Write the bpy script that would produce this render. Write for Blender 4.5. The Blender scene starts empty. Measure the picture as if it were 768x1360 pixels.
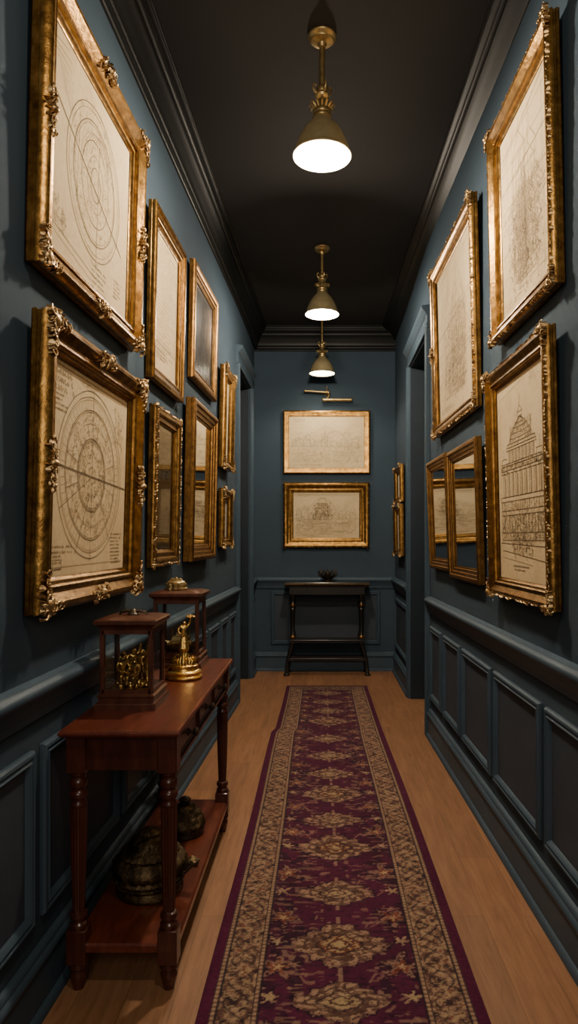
import bpy, math, random
import numpy as np
from mathutils import Matrix, Vector
PI = math.pi; R = math.radians
rnd = random.Random(7)
scn = bpy.context.scene
col = scn.collection

# ------------------------------------------------------------------ mesh helper
class MB:
    def __init__(s): s.v=[]; s.f=[]; s.m=[]
    def add(s, vs, fs, M=None, mi=0):
        b=len(s.v)
        for p in vs:
            p=Vector(p)
            s.v.append(tuple(M@p) if M else tuple(p))
        for f in fs: s.f.append(tuple(b+i for i in f)); s.m.append(mi)
        return s
    def box(s, x0,x1,y0,y1,z0,z1, M=None, mi=0):
        return s.prism([(x0,y0),(x1,y0),(x1,y1),(x0,y1)], z0, z1, M, mi)
    def prism(s, pts, z0, z1, M=None, mi=0):
        n=len(pts)
        vs=[(x,y,z0) for x,y in pts]+[(x,y,z1) for x,y in pts]
        fs=[tuple(range(n-1,-1,-1)),tuple(range(n,2*n))]+[(i,(i+1)%n,n+(i+1)%n,n+i) for i in range(n)]
        return s.add(vs,fs,M,mi)
    def bbox(s, x0,x1,y0,y1,z0,z1, b=.003, M=None, mi=0):
        # box with chamfered vertical and horizontal edges
        def ring(e,z): 
            a0,a1,c0,c1=x0+e,x1-e,y0+e,y1-e
            return [(a0+b,c0,z),(a1-b,c0,z),(a1,c0+b,z),(a1,c1-b,z),(a1-b,c1,z),(a0+b,c1,z),(a0,c1-b,z),(a0,c0+b,z)]
        rings=[ring(b,z0),ring(0,z0+b),ring(0,z1-b),ring(b,z1)]
        return s.loft(rings, M, mi)
    def loft(s, rings, M=None, mi=0, cap=True, closed=True):
        n=len(rings[0]); vs=[p for r in rings for p in r]; fs=[]
        for k in range(len(rings)-1):
            for i in range(n if closed else n-1):
                j=(i+1)%n
                fs.append((k*n+i,k*n+j,(k+1)*n+j,(k+1)*n+i))
        if cap and closed:
            fs.append(tuple(range(n-1,-1,-1))); L=(len(rings)-1)*n
            fs.append(tuple(range(L,L+n)))
        return s.add(vs,fs,M,mi)
    def lathe(s, prof, seg=32, M=None, mi=0, flute=None, cap=True, sx=1, sy=1):
        rings=[]
        for r,z in prof:
            ring=[]
            for k in range(seg):
                a=2*PI*k/seg; rr=r
                if flute: rr=r*flute(a,z)
                ring.append((rr*math.cos(a)*sx,rr*math.sin(a)*sy,z))
            rings.append(ring)
        return s.loft(rings,M,mi,cap)
    def tube(s, pts, rad, seg=8, M=None, mi=0):
        pts=[Vector(p) for p in pts]; n=len(pts)
        rf=rad if callable(rad) else (lambda t:rad)
        rings=[]; prev=None
        for i,p in enumerate(pts):
            t=(pts[min(i+1,n-1)]-pts[max(i-1,0)]).normalized()
            if prev is None:
                prev=t.orthogonal().normalized()
            u=(prev-t*prev.dot(t)); u=u.normalized() if u.length>1e-6 else t.orthogonal().normalized()
            prev=u; w=t.cross(u); r=rf(i/(n-1))
            rings.append([tuple(p+u*r*math.cos(2*PI*k/seg)+w*r*math.sin(2*PI*k/seg)) for k in range(seg)])
        return s.loft(rings,M,mi)
    def ball(s, c, rx, ry=None, rz=None, seg=12, rg=7, M=None, mi=0):
        ry=rx if ry is None else ry; rz=rx if rz is None else rz
        rings=[]
        for i in range(1,rg):
            a=PI*i/rg-PI/2
            rings.append([(c[0]+rx*math.cos(a)*math.cos(2*PI*k/seg),c[1]+ry*math.cos(a)*math.sin(2*PI*k/seg),c[2]+rz*math.sin(a)) for k in range(seg)])
        return s.loft(rings,M,mi)
    def build(s, name, mats, parent=None, smooth=40, loc=None):
        me=bpy.data.meshes.new(name); me.from_pydata(s.v,[],s.f); 
        for m in (mats if isinstance(mats,(list,tuple)) else [mats]): me.materials.append(m)
        me.polygons.foreach_set('material_index',s.m)
        import bmesh
        bm=bmesh.new(); bm.from_mesh(me); bmesh.ops.recalc_face_normals(bm,faces=bm.faces); bm.to_mesh(me); bm.free()
        if smooth:
            me.polygons.foreach_set('use_smooth',[True]*len(me.polygons)); me.set_sharp_from_angle(angle=R(smooth))
        me.update()
        return link(name, me, parent, loc)
def link(name, data, parent=None, loc=None):
    o=bpy.data.objects.new(name,data); col.objects.link(o)
    if parent: o.parent=parent
    if loc: o.location=loc
    return o
def thing(name, label, cat, loc=(0,0,0), rot=(0,0,0), group=None):
    o=bpy.data.objects.new(name,None); col.objects.link(o); o.location=loc; o.rotation_euler=rot
    o.empty_display_size=.05
    return tag(o,label,cat,group)
def tag(o,label,cat,group=None):
    o['label']=label; o['category']=cat
    if group: o['group']=group
    return o
def struct(o): o['kind']='structure'; return o

# ------------------------------------------------------------------ materials
def mat(name):
    m=bpy.data.materials.new(name); m.use_nodes=True
    nt=m.node_tree; return m, nt, nt.nodes, nt.links, nt.nodes['Principled BSDF']
def ramp(nt, fac, stops):
    r=nt.nodes.new('ShaderNodeValToRGB'); nt.links.new(fac,r.inputs[0])
    e=r.color_ramp.elements
    while len(e)<len(stops): e.new(.5)
    for el,(p,c) in zip(e,stops): el.position=p; el.color=(*c,1)
    return r.outputs[0]
def noise(nt, scale, detail=3, vec=None, rough=.5, dist=0):
    n=nt.nodes.new('ShaderNodeTexNoise'); n.inputs['Scale'].default_value=scale; n.inputs['Detail'].default_value=detail
    n.inputs['Roughness'].default_value=rough; n.inputs['Distortion'].default_value=dist
    if vec: nt.links.new(vec,n.inputs['Vector'])
    return n.outputs['Fac']
def coord(nt, scale=(1,1,1), kind='Object'):
    t=nt.nodes.new('ShaderNodeTexCoord'); mp=nt.nodes.new('ShaderNodeMapping'); mp.inputs['Scale'].default_value=scale
    nt.links.new(t.outputs[kind],mp.inputs['Vector']); return mp.outputs[0]
def bump(nt, b, h, strength=.3, dist=.01):
    n=nt.nodes.new('ShaderNodeBump'); n.inputs['Strength'].default_value=strength; n.inputs['Distance'].default_value=dist
    nt.links.new(h,n.inputs['Height']); nt.links.new(n.outputs[0],b.inputs['Normal'])
def simple(name, c, c2, rough, metal=0, scale=8, bs=.1, bscale=60, bd=.002, coat=0, stretch=(1,1,1), spec=.5):
    m,nt,N,L,b=mat(name)
    v=coord(nt,stretch)
    L.new(ramp(nt,noise(nt,scale,4,v),[(.3,c),(.7,c2)]),b.inputs['Base Color'])
    b.inputs['Roughness'].default_value=rough; b.inputs['Metallic'].default_value=metal
    b.inputs['Coat Weight'].default_value=coat; b.inputs['Coat Roughness'].default_value=.15
    b.inputs['Specular IOR Level'].default_value=spec
    if bs: bump(nt,b,noise(nt,bscale,3,v),bs,bd)
    return m
M={}
M['wall']=simple('blue_wall_paint',(.050,.074,.100),(.055,.081,.109),.85,scale=3,bs=.012,bscale=60,bd=.001,spec=.10)
M['trim']=simple('blue_trim_paint',(.052,.083,.114),(.058,.090,.123),.52,scale=4,bs=.05,bscale=50,bd=.001,spec=.28)
M['panel']=simple('wainscot_panel_paint',(.046,.060,.082),(.051,.066,.088),.55,scale=4,bs=.05,bscale=50,bd=.001,spec=.3)
M['ceiling']=simple('charcoal_ceiling_paint',(.018,.017,.017),(.021,.020,.019),.75,scale=3,bs=.05)
M['crown']=simple('charcoal_crown_paint',(.0075,.0085,.009),(.0095,.0105,.011),.45,scale=4,bs=.03,spec=.3)
M['door']=simple('door_paint_jamb_shade',(.014,.023,.033),(.017,.027,.038),.5,spec=.3)  # door colour, reused as painted-in shade on the recess jambs
def gilt(name, hi, mid, lo, rough=.34, bs=.35, bscale=45, cav_shade=True):
    m,nt,N,L,b=mat(name)
    v=coord(nt)
    c=ramp(nt,noise(nt,26,5,v,.65),[(.28,lo),(.5,mid),(.72,hi)])
    if cav_shade:
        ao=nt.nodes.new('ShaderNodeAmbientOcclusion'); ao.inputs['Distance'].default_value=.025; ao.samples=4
        f=ramp(nt,ao.outputs['AO'],[(.25,(.22,.15,.09)),(.8,(1,1,1))])  # occlusion shade painted into the gilt colour in hollows
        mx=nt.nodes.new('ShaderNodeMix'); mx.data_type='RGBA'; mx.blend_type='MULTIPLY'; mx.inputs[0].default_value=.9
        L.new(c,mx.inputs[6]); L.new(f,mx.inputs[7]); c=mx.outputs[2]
    L.new(c,b.inputs['Base Color']); b.inputs['Metallic'].default_value=.9; b.inputs['Roughness'].default_value=rough
    bump(nt,b,noise(nt,bscale,5,v,.6),bs,.004)
    return m
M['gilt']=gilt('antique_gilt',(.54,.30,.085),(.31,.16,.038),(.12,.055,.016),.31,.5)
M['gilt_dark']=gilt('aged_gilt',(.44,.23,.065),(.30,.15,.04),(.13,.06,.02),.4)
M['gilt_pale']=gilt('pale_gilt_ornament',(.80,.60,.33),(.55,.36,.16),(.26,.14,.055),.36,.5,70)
M['brass']=gilt('lamp_brass',(.58,.43,.20),(.50,.36,.16),(.34,.23,.09),.42,.05,30,False)
M['shade']=gilt('satin_brass_shade',(.46,.38,.21),(.41,.33,.18),(.34,.27,.13),.45,.03,30,False); M['shade'].node_tree.nodes['Principled BSDF'].inputs['Metallic'].default_value=.45
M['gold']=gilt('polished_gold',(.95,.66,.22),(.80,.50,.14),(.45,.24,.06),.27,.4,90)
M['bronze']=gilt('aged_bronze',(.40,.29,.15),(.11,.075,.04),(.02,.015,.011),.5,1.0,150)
M['ebony']=simple('ebonised_wood',(.010,.009,.008),(.022,.017,.013),.35,scale=12,coat=.3)
M['dark_iron']=simple('dark_patina_metal',(.05,.04,.03),(.12,.09,.06),.4,.8,scale=30,bs=.4,bd=.004)
def wood(name, a, b_, c, rough=.3, stretch=(20,3,20), coat=.35):
    m,nt,N,L,b=mat(name); v=coord(nt,stretch)
    n=noise(nt,1.6,8,v,.6,.8)
    L.new(ramp(nt,n,[(.3,a),(.5,b_),(.72,c)]),b.inputs['Base Color'])
    b.inputs['Roughness'].default_value=rough; b.inputs['Coat Weight'].default_value=coat; b.inputs['Coat Roughness'].default_value=.2
    bump(nt,b,n,.08,.002); return m
M['mahogany']=wood('mahogany',(.085,.018,.010),(.135,.030,.015),(.19,.046,.022))
M['mahogany_v']=wood('mahogany_upright',(.040,.010,.007),(.066,.016,.009),(.098,.024,.013),stretch=(22,22,3))
M['case_wood']=wood('dark_case_wood',(.050,.015,.009),(.085,.026,.014),(.125,.042,.023),.34,stretch=(14,14,6),coat=.12)
def floor_mat():
    m,nt,N,L,b=mat('oak_floorboards'); v=coord(nt,(1,1,1))
    sw=N.new('ShaderNodeMapping'); sw.inputs['Rotation'].default_value=(0,0,PI/2); L.new(v,sw.inputs['Vector'])
    br=N.new('ShaderNodeTexBrick'); L.new(sw.outputs[0],br.inputs['Vector'])
    br.inputs['Scale'].default_value=1; br.inputs['Brick Width'].default_value=1.3; br.inputs['Row Height'].default_value=.155
    br.inputs['Mortar Size'].default_value=.0011; br.inputs['Mortar Smooth'].default_value=.3; br.offset=.37
    br.inputs['Color1'].default_value=(.86,.86,.86,1); br.inputs['Color2'].default_value=(1.06,1.03,1,1); br.inputs['Mortar'].default_value=(.5,.45,.4,1)
    g=noise(nt,1.5,9,coord(nt,(26,2.2,1)),.65,.6)
    c=ramp(nt,g,[(.25,(.225,.104,.048)),(.5,(.340,.168,.082)),(.75,(.44,.235,.122))])
    mx=N.new('ShaderNodeMix'); mx.data_type='RGBA'; mx.blend_type='MULTIPLY'; mx.inputs[0].default_value=1
    L.new(c,mx.inputs[6]); L.new(br.outputs['Color'],mx.inputs[7]); L.new(mx.outputs[2],b.inputs['Base Color'])
    b.inputs['Roughness'].default_value=.42
    bump(nt,b,g,.12,.003); return m
M['floor']=floor_mat()
def paper(name, a, b_, c):
    m,nt,N,L,b=mat(name); v=coord(nt)
    n=noise(nt,3.5,6,v,.6,.4)
    c1=ramp(nt,n,[(.3,a),(.5,b_),(.75,c)])
    mx=N.new('ShaderNodeMix'); mx.data_type='RGBA'; mx.blend_type='MULTIPLY'; mx.inputs[0].default_value=.55
    L.new(c1,mx.inputs[6]); L.new(ramp(nt,noise(nt,60,5,v,.7),[(.33,(.80,.76,.70)),(.55,(1,1,1))]),mx.inputs[7])
    L.new(mx.outputs[2],b.inputs['Base Color']); b.inputs['Roughness'].default_value=.8; b.inputs['Specular IOR Level'].default_value=.2
    bump(nt,b,noise(nt,40,4,v),.12,.003); return m
M['paper']=paper('aged_paper',(.70,.52,.295),(.80,.615,.36),(.86,.68,.415))
M['paper_grey']=paper('grey_print_paper',(.50,.43,.33),(.60,.52,.40),(.66,.58,.45))
M['paper_dark']=paper('dark_picture',(.05,.055,.06),(.085,.09,.095),(.15,.145,.14))
def ink(name,c,a):
    m,nt,N,L,b=mat(name); v=coord(nt)
    L.new(ramp(nt,noise(nt,18,4,v),[(.35,c),(.7,a)]),b.inputs['Base Color']); b.inputs['Roughness'].default_value=.9
    b.inputs['Specular IOR Level'].default_value=.1; return m
_b=M['paper_dark'].node_tree.nodes['Principled BSDF']; _b.inputs['Roughness'].default_value=.22; _b.inputs['Specular IOR Level'].default_value=.5
M['ink']=ink('brown_ink',(.13,.095,.06),(.30,.22,.13))
M['ink_faint']=ink('faded_ink',(.33,.25,.155),(.48,.37,.23))
M['ink_light']=ink('pale_highlight',(.22,.20,.17),(.14,.13,.12))
def glass():
    m=bpy.data.materials.new('clear_glass'); m.use_nodes=True; nt=m.node_tree; N=nt.nodes; L=nt.links
    N.remove(N['Principled BSDF']); out=N['Material Output']
    tr=N.new('ShaderNodeBsdfTransparent'); tr.inputs[0].default_value=(.93,.95,.95,1)
    gl=N.new('ShaderNodeBsdfGlossy'); gl.inputs['Roughness'].default_value=.04
    fr=N.new('ShaderNodeFresnel'); fr.inputs[0].default_value=1.5
    mx=N.new('ShaderNodeMixShader'); L.new(fr.outputs[0],mx.inputs[0]); L.new(tr.outputs[0],mx.inputs[1]); L.new(gl.outputs[0],mx.inputs[2])
    L.new(mx.outputs[0],out.inputs[0]); return m
M['glass']=glass()
def emis(name,c,s):
    m,nt,N,L,b=mat(name); b.inputs['Base Color'].default_value=(1,.95,.85,1)
    b.inputs['Emission Color'].default_value=(*c,1); b.inputs['Emission Strength'].default_value=s; return m
M['glow']=emis('lit_diffuser',(1,.86,.62),9)
M['shade_in']=simple('white_enamel',(.8,.76,.68),(.84,.8,.72),.4,bs=0)

# ------------------------------------------------------------------ room shell
CAMH=1.45; ZC=3.75; YB=7.43; Y0=-1.6
def xl(y): return -(.93-.0279*y)
def xr(y): return .915-.0243*y
LA,LB=6.10,7.00     # left doorway, near and far jamb
RA,RB=5.08,6.13     # right doorway
XLF,XRF=-.745,.80   # far short wall pieces
ZD=3.0
T=.25
w=MB()
w.prism([(xl(Y0)-T,Y0),(xl(Y0),Y0),(xl(LA),LA),(xl(LA)-T,LA)],0,ZC)
w.prism([(xl(LA)-T,LA),(xl(LA),LA),(XLF,LB),(XLF-T,LB)],ZD,ZC)
w.prism([(XLF-T,LB),(XLF,LB),(XLF,YB),(XLF-T,YB)],0,ZC)
struct(w.build('wall_left',M['wall'],smooth=0))
w=MB()
w.prism([(xr(Y0),Y0),(xr(Y0)+T,Y0),(xr(RA)+T,RA),(xr(RA),RA)],0,ZC)
w.prism([(xr(RA),RA),(xr(RA)+T,RA),(XRF+T,RB),(XRF,RB)],ZD,ZC)
w.prism([(XRF,RB),(XRF+T,RB),(XRF+T,YB),(XRF,YB)],0,ZC)
struct(w.build('wall_right',M['wall'],smooth=0))
struct(MB().box(-1.3,1.3,YB,YB+.15,0,ZC).build('wall_back',M['wall'],smooth=0))
struct(MB().box(-1.3,1.3,Y0-.15,Y0,0,ZC).build('wall_front',M['wall'],smooth=0))
struct(MB().box(-1.3,1.3,Y0-.15,YB+.15,-.1,0).build('floor',M['floor'],smooth=0))
struct(MB().box(-1.3,1.3,Y0-.15,YB+.15,ZC,ZC+.1).build('ceiling',M['ceiling'],smooth=0))
# closed doors at the back of both recesses
def door(name, sx, x, y0, y1):
    m=MB(); m.box(min(x,x+sx*.045),max(x,x+sx*.045),y0,y1,.005,ZD-.005)
    o=struct(m.build(name,M['door'],smooth=0))
    for k,(a,b) in enumerate([(.25,1.0),(1.2,2.75)]):
        p=MB(); e=.13
        for q,(i,h) in enumerate([(0,.012),(.03,.004)]):
            p.box(min(x,x-sx*h),max(x,x-sx*h),y0+e+i,y1-e-i,a+i,b-i)
        p.build('door_panel',M['door'],o,0)
    h=MB(); h.lathe([(.026,0),(.026,.006),(.01,.01),(.01,.035),(.026,.045),(.028,.06),(.016,.072),(.002,.074)],20,Matrix.Translation((x,y0+.07,1.05))@Matrix.Rotation(-sx*PI/2,4,'Y'))
    h.build('door_handle',M['brass'],o)
door('door_1',1,xr(RA)+.19,RA,RB)
door('door_2',-1,xl(LA)-.19,LA,LB)

tn=[0]
def trim_name(): tn[0]+=1; return 'trim_%d'%tn[0]
def run(name, A, B, n, prof, m):
    """moulding of profile (out, z) swept straight from A to B; n points into the hall"""
    rings=[]
    for P in (A,B): rings.append([(P[0]+n[0]*o,P[1]+n[1]*o,z) for o,z in prof])
    k=len(prof); mb=MB(); mb.loft(rings,cap=True)
    return struct(mb.build(name,m,smooth=50))
nL=Vector((1,-.0279)).normalized(); nR=Vector((-1,-.0243)).normalized(); nB=Vector((0,-1)); nLF=Vector((1,0)); nRF=Vector((-1,0))
RAIL=[(-.002,.900),(.012,.903),(.016,.92),(.016,.932),(.026,.944),(.028,.962),(.040,.975),(.048,.988),(.050,1.000),(.046,1.010),(.034,1.014),(.030,1.022),(-.002,1.026)]
BASE=[(-.002,0),(.036,0),(.036,.016),(.030,.027),(.020,.032),(.020,.150),(.027,.155),(.030,.168),(.026,.178),(.018,.184),(.018,.194),(.010,.204),(-.002,.208)]
CR=[(0,0),(.08,.0),(.13,.03),(.13,.06),(.09,.08),(.09,.11),(.16,.12),(.19,.16),(.16,.20),(.22,.22),(.22,.27),(.31,.35),(.42,.48),(.58,.60),(.66,.64),(.66,.70),(.74,.71),(.78,.75),(.74,.79),(.84,.80),(.88,.86),(.95,.89),(.95,.93),(1,.94),(1,1),(0,1)]
def crown(zb,p): return [(o*p-.002 if o==0 else o*p, zb+t*(ZC-zb)) for o,t in CR]
def segs(prof_l,prof_r,prof_b,namer,m,doors):
    a=(xl(Y0),Y0); 
    if doors:
        c=.12
        run(namer('left'),(xl(Y0),Y0),(xl(LA-c),LA-c),nL,prof_l,m)
        run(namer('left_far'),(XLF,LB+.07),(XLF,YB),nLF,prof_l,m)
        run(namer('right'),(xr(Y0),Y0),(xr(RA-c),RA-c),nR,prof_r,m)
        run(namer('right_far'),(XRF,RB+.07),(XRF,YB),nRF,prof_r,m)
    else:
        run(namer('left'),(xl(Y0),Y0),(xl(YB),YB),nL,prof_l,m)
        run(namer('right'),(xr(Y0),Y0),(XRF,YB),nR,prof_r,m)
    run(namer('back'),(XLF,YB),(XRF,YB),nB,prof_b,m)
segs(BASE,BASE,BASE,lambda s:'baseboard_'+s,M['trim'],True)
segs(RAIL,RAIL,RAIL,lambda s:trim_name(),M['trim'],True)
segs(crown(3.52,.125),crown(3.61,.155),crown(3.50,.12),lambda s:trim_name(),M['crown'],False)
# door casings
def casing(xa,ya,xb,yb,n,sgn,ext):
    d=Vector((xb-xa,yb-ya)).normalized()
    prof=[(-.002,0),(.014,0),(.022,.012),(.022,.05),(.028,.06),(.034,.075),(.034,.09),(.024,.10),(-.002,.10)]  # (out, along from opening)
    for P,dr,wd in ((Vector((xa,ya)),-d,1.),(Vector((xb,yb)),d,.62)):
        rings=[]
        for z in (0,ZD+.004): rings.append([(P.x+dr.x*t*wd+n.x*o,P.y+dr.y*t*wd+n.y*o,z) for o,t in prof])
        struct(MB().loft(rings).build(trim_name(),M['trim'],smooth=30))
    A=Vector((xa,ya))-d*.11; B=Vector((xb,yb))+d*.075
    head=[(-.002,ZD),(.018,ZD),(.026,ZD+.014),(.026,ZD+.03),(.020,ZD+.036),(.020,ZD+.095),(.030,ZD+.10),(.036,ZD+.115),(.050,ZD+.130),(.060,ZD+.145),(.060,ZD+.16),(-.002,ZD+.168)]
    run(trim_name(),A,B,n,head,M['trim'])
casing(xl(LA),LA,XLF,LB,nLF,1,0)
casing(xr(RA),RA,XRF,RB,nRF,1,0)

def shade_lining(x0,x1,y0,y1):  # dark boards added over the jambs, their colour stands in for shade
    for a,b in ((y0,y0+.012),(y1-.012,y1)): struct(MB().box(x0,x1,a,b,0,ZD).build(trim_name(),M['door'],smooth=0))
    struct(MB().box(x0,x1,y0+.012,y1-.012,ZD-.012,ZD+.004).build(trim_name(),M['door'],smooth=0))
shade_lining(xr(RA)+.008,xr(RA)+.19,RA,RB); shade_lining(xl(LA)-.19,XLF-.016,LA,LB)
def wallM(side,y,z,off=0,lean=0):
    """matrix: local X along the wall to the viewer's right, -Y out of the wall, Z up"""
    if side=='L': loc=Vector((xl(y),y,z))+Vector((nL.x,nL.y,0))*off; rz=PI/2-math.atan(.0279)
    elif side=='R': loc=Vector((xr(y),y,z))+Vector((nR.x,nR.y,0))*off; rz=-PI/2+math.atan(.0243)
    elif side=='RF': loc=Vector((XRF-off,y,z)); rz=-PI/2
    elif side=='LF': loc=Vector((XLF+off,y,z)); rz=PI/2
    else: loc=Vector((y,YB-off,z)); rz=0
    return Matrix.Translation(loc)@Matrix.Rotation(rz,4,'Z')@Matrix.Rotation(lean,4,'X')
def ringmould(mb,W,H,prof,M_=None,mi=0):
    rings=[]
    for i,h in prof:
        rings.append([(-W/2+i,-h,i),(W/2-i,-h,i),(W/2-i,-h,H-i),(-W/2+i,-h,H-i)])
    mb.loft(rings,M_,mi,cap=False)
PM=[(0,-.004),(0,.010),(.006,.018),(.014,.020),(.020,.014),(.024,.014),(.030,.020),(.036,.016),(.044,.006),(.046,-.002)]
def panel(side,a,b,z0=.287,z1=.815):
    c=(a+b)/2; Wd=b-a
    if side in('L','R'): Wd*=1.0003
    mm=wallM(side,c,z0)
    mb=MB(); ringmould(mb,Wd,z1-z0,PM,mm,0)
    mb.add([(-Wd/2+.044,-.003,.044),(Wd/2-.044,-.003,.044),(Wd/2-.044,-.003,z1-z0-.044),(-Wd/2+.044,-.003,z1-z0-.044)],[(0,1,2,3)],mm,1)
    struct(mb.build(trim_name(),[M['trim'],M['panel']],smooth=30))
for a,b in [(1.22,1.85),(1.90,2.556),(2.609,3.257),(3.31,3.92),(3.976,4.45),(4.52,4.92)]: panel('R',a,b)
for a,b in [(.7,1.32),(1.38,2.03),(2.09,2.80),(2.86,3.50),(3.56,4.12),(4.18,4.66),(4.72,5.12),(5.18,5.52),(5.58,5.93)]: panel('L',a,b)
panel('B',-.56,.635,.29,.872)
panel('RF',6.28,7.33); panel('LF',7.13,7.36)

# ------------------------------------------------------------------ drawings (ink strokes on paper)
class Ink:
    def __init__(s,w,h): s.w=w; s.h=h; s.s=[]
    def line(s,a,b,wd=.002,mi=1,j=0):
        n=max(2,int(math.dist(a,b)/.05)) if j else 1
        pts=[(a[0]+(b[0]-a[0])*k/n+rnd.uniform(-j,j),a[1]+(b[1]-a[1])*k/n+rnd.uniform(-j,j)) for k in range(n+1)]
        s.s.append((pts,wd,mi))
    def poly(s,pts,wd=.002,mi=1): s.s.append((pts,wd,mi))
    def arc(s,cx,cz,rx,rz,a0=0,a1=2*PI,wd=.002,mi=1,j=0,n=56):
        n=max(6,int(n*abs(a1-a0)/(2*PI)))
        s.s.append(([(cx+(rx+rnd.uniform(-j,j))*math.cos(a0+(a1-a0)*k/n),cz+(rz+rnd.uniform(-j,j))*math.sin(a0+(a1-a0)*k/n)) for k in range(n+1)],wd,mi))
    def rect(s,x0,z0,x1,z1,wd=.002,mi=1):
        s.s.append(([(x0,z0),(x1,z0),(x1,z1),(x0,z1),(x0,z0)],wd,mi))
    def scrawl(s,x,z,w,rows,lead=.018,size=.009,wd=.0016,mi=1):
        # illegible handwriting: rows of tiny pen strokes
        for r_ in range(rows):
            cx=x; zz=z-r_*lead; end=x+w*rnd.uniform(.65,1)
            while cx<end:
                L=size*rnd.uniform(.5,.9)
                if rnd.random()<.82:
                    s.s.append(([(cx,zz+rnd.uniform(0,.3)*size),(cx+L*.3,zz+size*rnd.uniform(.6,1)),(cx+L*.6,zz),(cx+L,zz+size*rnd.uniform(.2,.8))],wd,mi))
                cx+=L*1.25
    def stipple(s,fn,n,size=.010,wd=.0016,mi=2):
        for _ in range(n):
            x,z=fn(); a=rnd.uniform(0,2*PI); L=size*rnd.uniform(.4,1.2)
            s.s.append(([(x,z),(x+L*math.cos(a),z+L*math.sin(a)),(x+L*1.3*math.cos(a+.6),z+L*1.3*math.sin(a+.6))],wd,mi))
    def mesh(s,mats,parent,depth,name='drawing',x0=0,z0=0):
        mb=MB(); W,H=s.w,s.h; y=-depth
        mb.add([(-W/2,y,z0),(W/2,y,z0),(W/2,y,z0+H),(-W/2,y,z0+H)],[(0,1,2,3)],None,0)
        y-=.0012
        for pts,wd,mi in s.s:
            for (ax,az),(bx,bz) in zip(pts,pts[1:]):
                d=math.hypot(bx-ax,bz-az)
                if d<1e-5: continue
                nx,nz=-(bz-az)/d*wd/2,(bx-ax)/d*wd/2
                q=[(ax+nx,az+nz),(bx+nx,bz+nz),(bx-nx,bz-nz),(ax-nx,az-nz)]
                if any(p[0]<0 or p[0]>W or p[1]<0 or p[1]>H for p in q): continue
                mb.add([(px-W/2,y,z0+pz) for px,pz in q],[(0,1,2,3)],None,mi)
        return mb.build(name,mats,parent,0)
def ringpt(cx,cz,r0,r1,asp=1):
    def f():
        a=rnd.uniform(0,2*PI); r=math.sqrt(rnd.uniform(r0*r0,r1*r1)); return (cx+r*math.cos(a),cz+r*math.sin(a)*asp)
    return f
def margin(k,e=.03,mi=2): k.rect(e,e,k.w-e,k.h-e,.0018,mi)
def d_round(k):        # round floor plan, strong horizontal line
    w,h=k.w,k.h; cx,cz=w*.50,h*.505; r=min(w,h)*.445
    asp=.965
    for q,(f,wd,mi) in enumerate([(1,.0026,1),(.93,.002,1),(.90,.0016,2),(.78,.0028,1),(.755,.0018,1),(.62,.0016,2),(.44,.0034,1),(.42,.002,1),(.40,.002,1),(.26,.0016,2),(.1,.0016,1)]):
        k.arc(cx,cz,r*f,r*f*asp,wd=wd,mi=mi,j=.0012)
    for a in range(0,360,6):
        a=R(a); f0,f1=(.79,.89) if a else (.5,.9)
        k.line((cx+r*f0*math.cos(a),cz+r*f0*asp*math.sin(a)),(cx+r*f1*math.cos(a),cz+r*f1*asp*math.sin(a)),.0015,2)
    for a in range(15,360,30):
        a=R(a); k.line((cx+r*.44*math.cos(a),cz+r*.44*asp*math.sin(a)),(cx+r*.78*math.cos(a),cz+r*.78*asp*math.sin(a)),.0018,1)
    k.stipple(ringpt(cx,cz,r*.43,r*.77,asp),620,.012)
    k.stipple(ringpt(cx,cz,r*.2,r*.42,asp),260,.010)
    k.stipple(ringpt(cx,cz,0,r*.4,asp),120,.012,mi=1)
    k.line((.008,h*.525),(w-.008,h*.470),.0065,1); 
    k.line((cx,cz-r*1.16),(cx,cz+r*1.16),.0024,1,.001)
    k.line((cx-r*.9,cz-r*.42),(cx,cz-r*.02),.0022,1); k.line((cx-r*.45,cz-r*.9),(cx-r*.05,cz-r*.2),.0024,1)
    k.line((cx+r*.3,cz-r*.3),(cx+r*.62,cz-r*.75),.0022,1)
    k.scrawl(w*.04,h*.93,w*.22,3,.026,.020,.002); k.scrawl(w*.04,h*.835,w*.16,4,.016,.009)
    k.scrawl(w*.03,h*.135,w*.26,2,.018,.010,.0018); k.scrawl(w*.08,h*.09,w*.1,3,.02,.01)
    k.rect(w*.08,h*.035,w*.17,h*.08); k.scrawl(w*.78,h*.20,w*.17,9,.014,.008)
    k.stipple(lambda:(w*rnd.uniform(.8,.92),h*rnd.uniform(.7,.9)),70,.018)
    k.line((.02,h*.045),(w-.02,h*.05),.0018,2); k.line((.02,h*.96),(w-.02,h*.955),.0018,2); k.line((.02,h*.975),(w-.02,h*.97),.0018,2)
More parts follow.
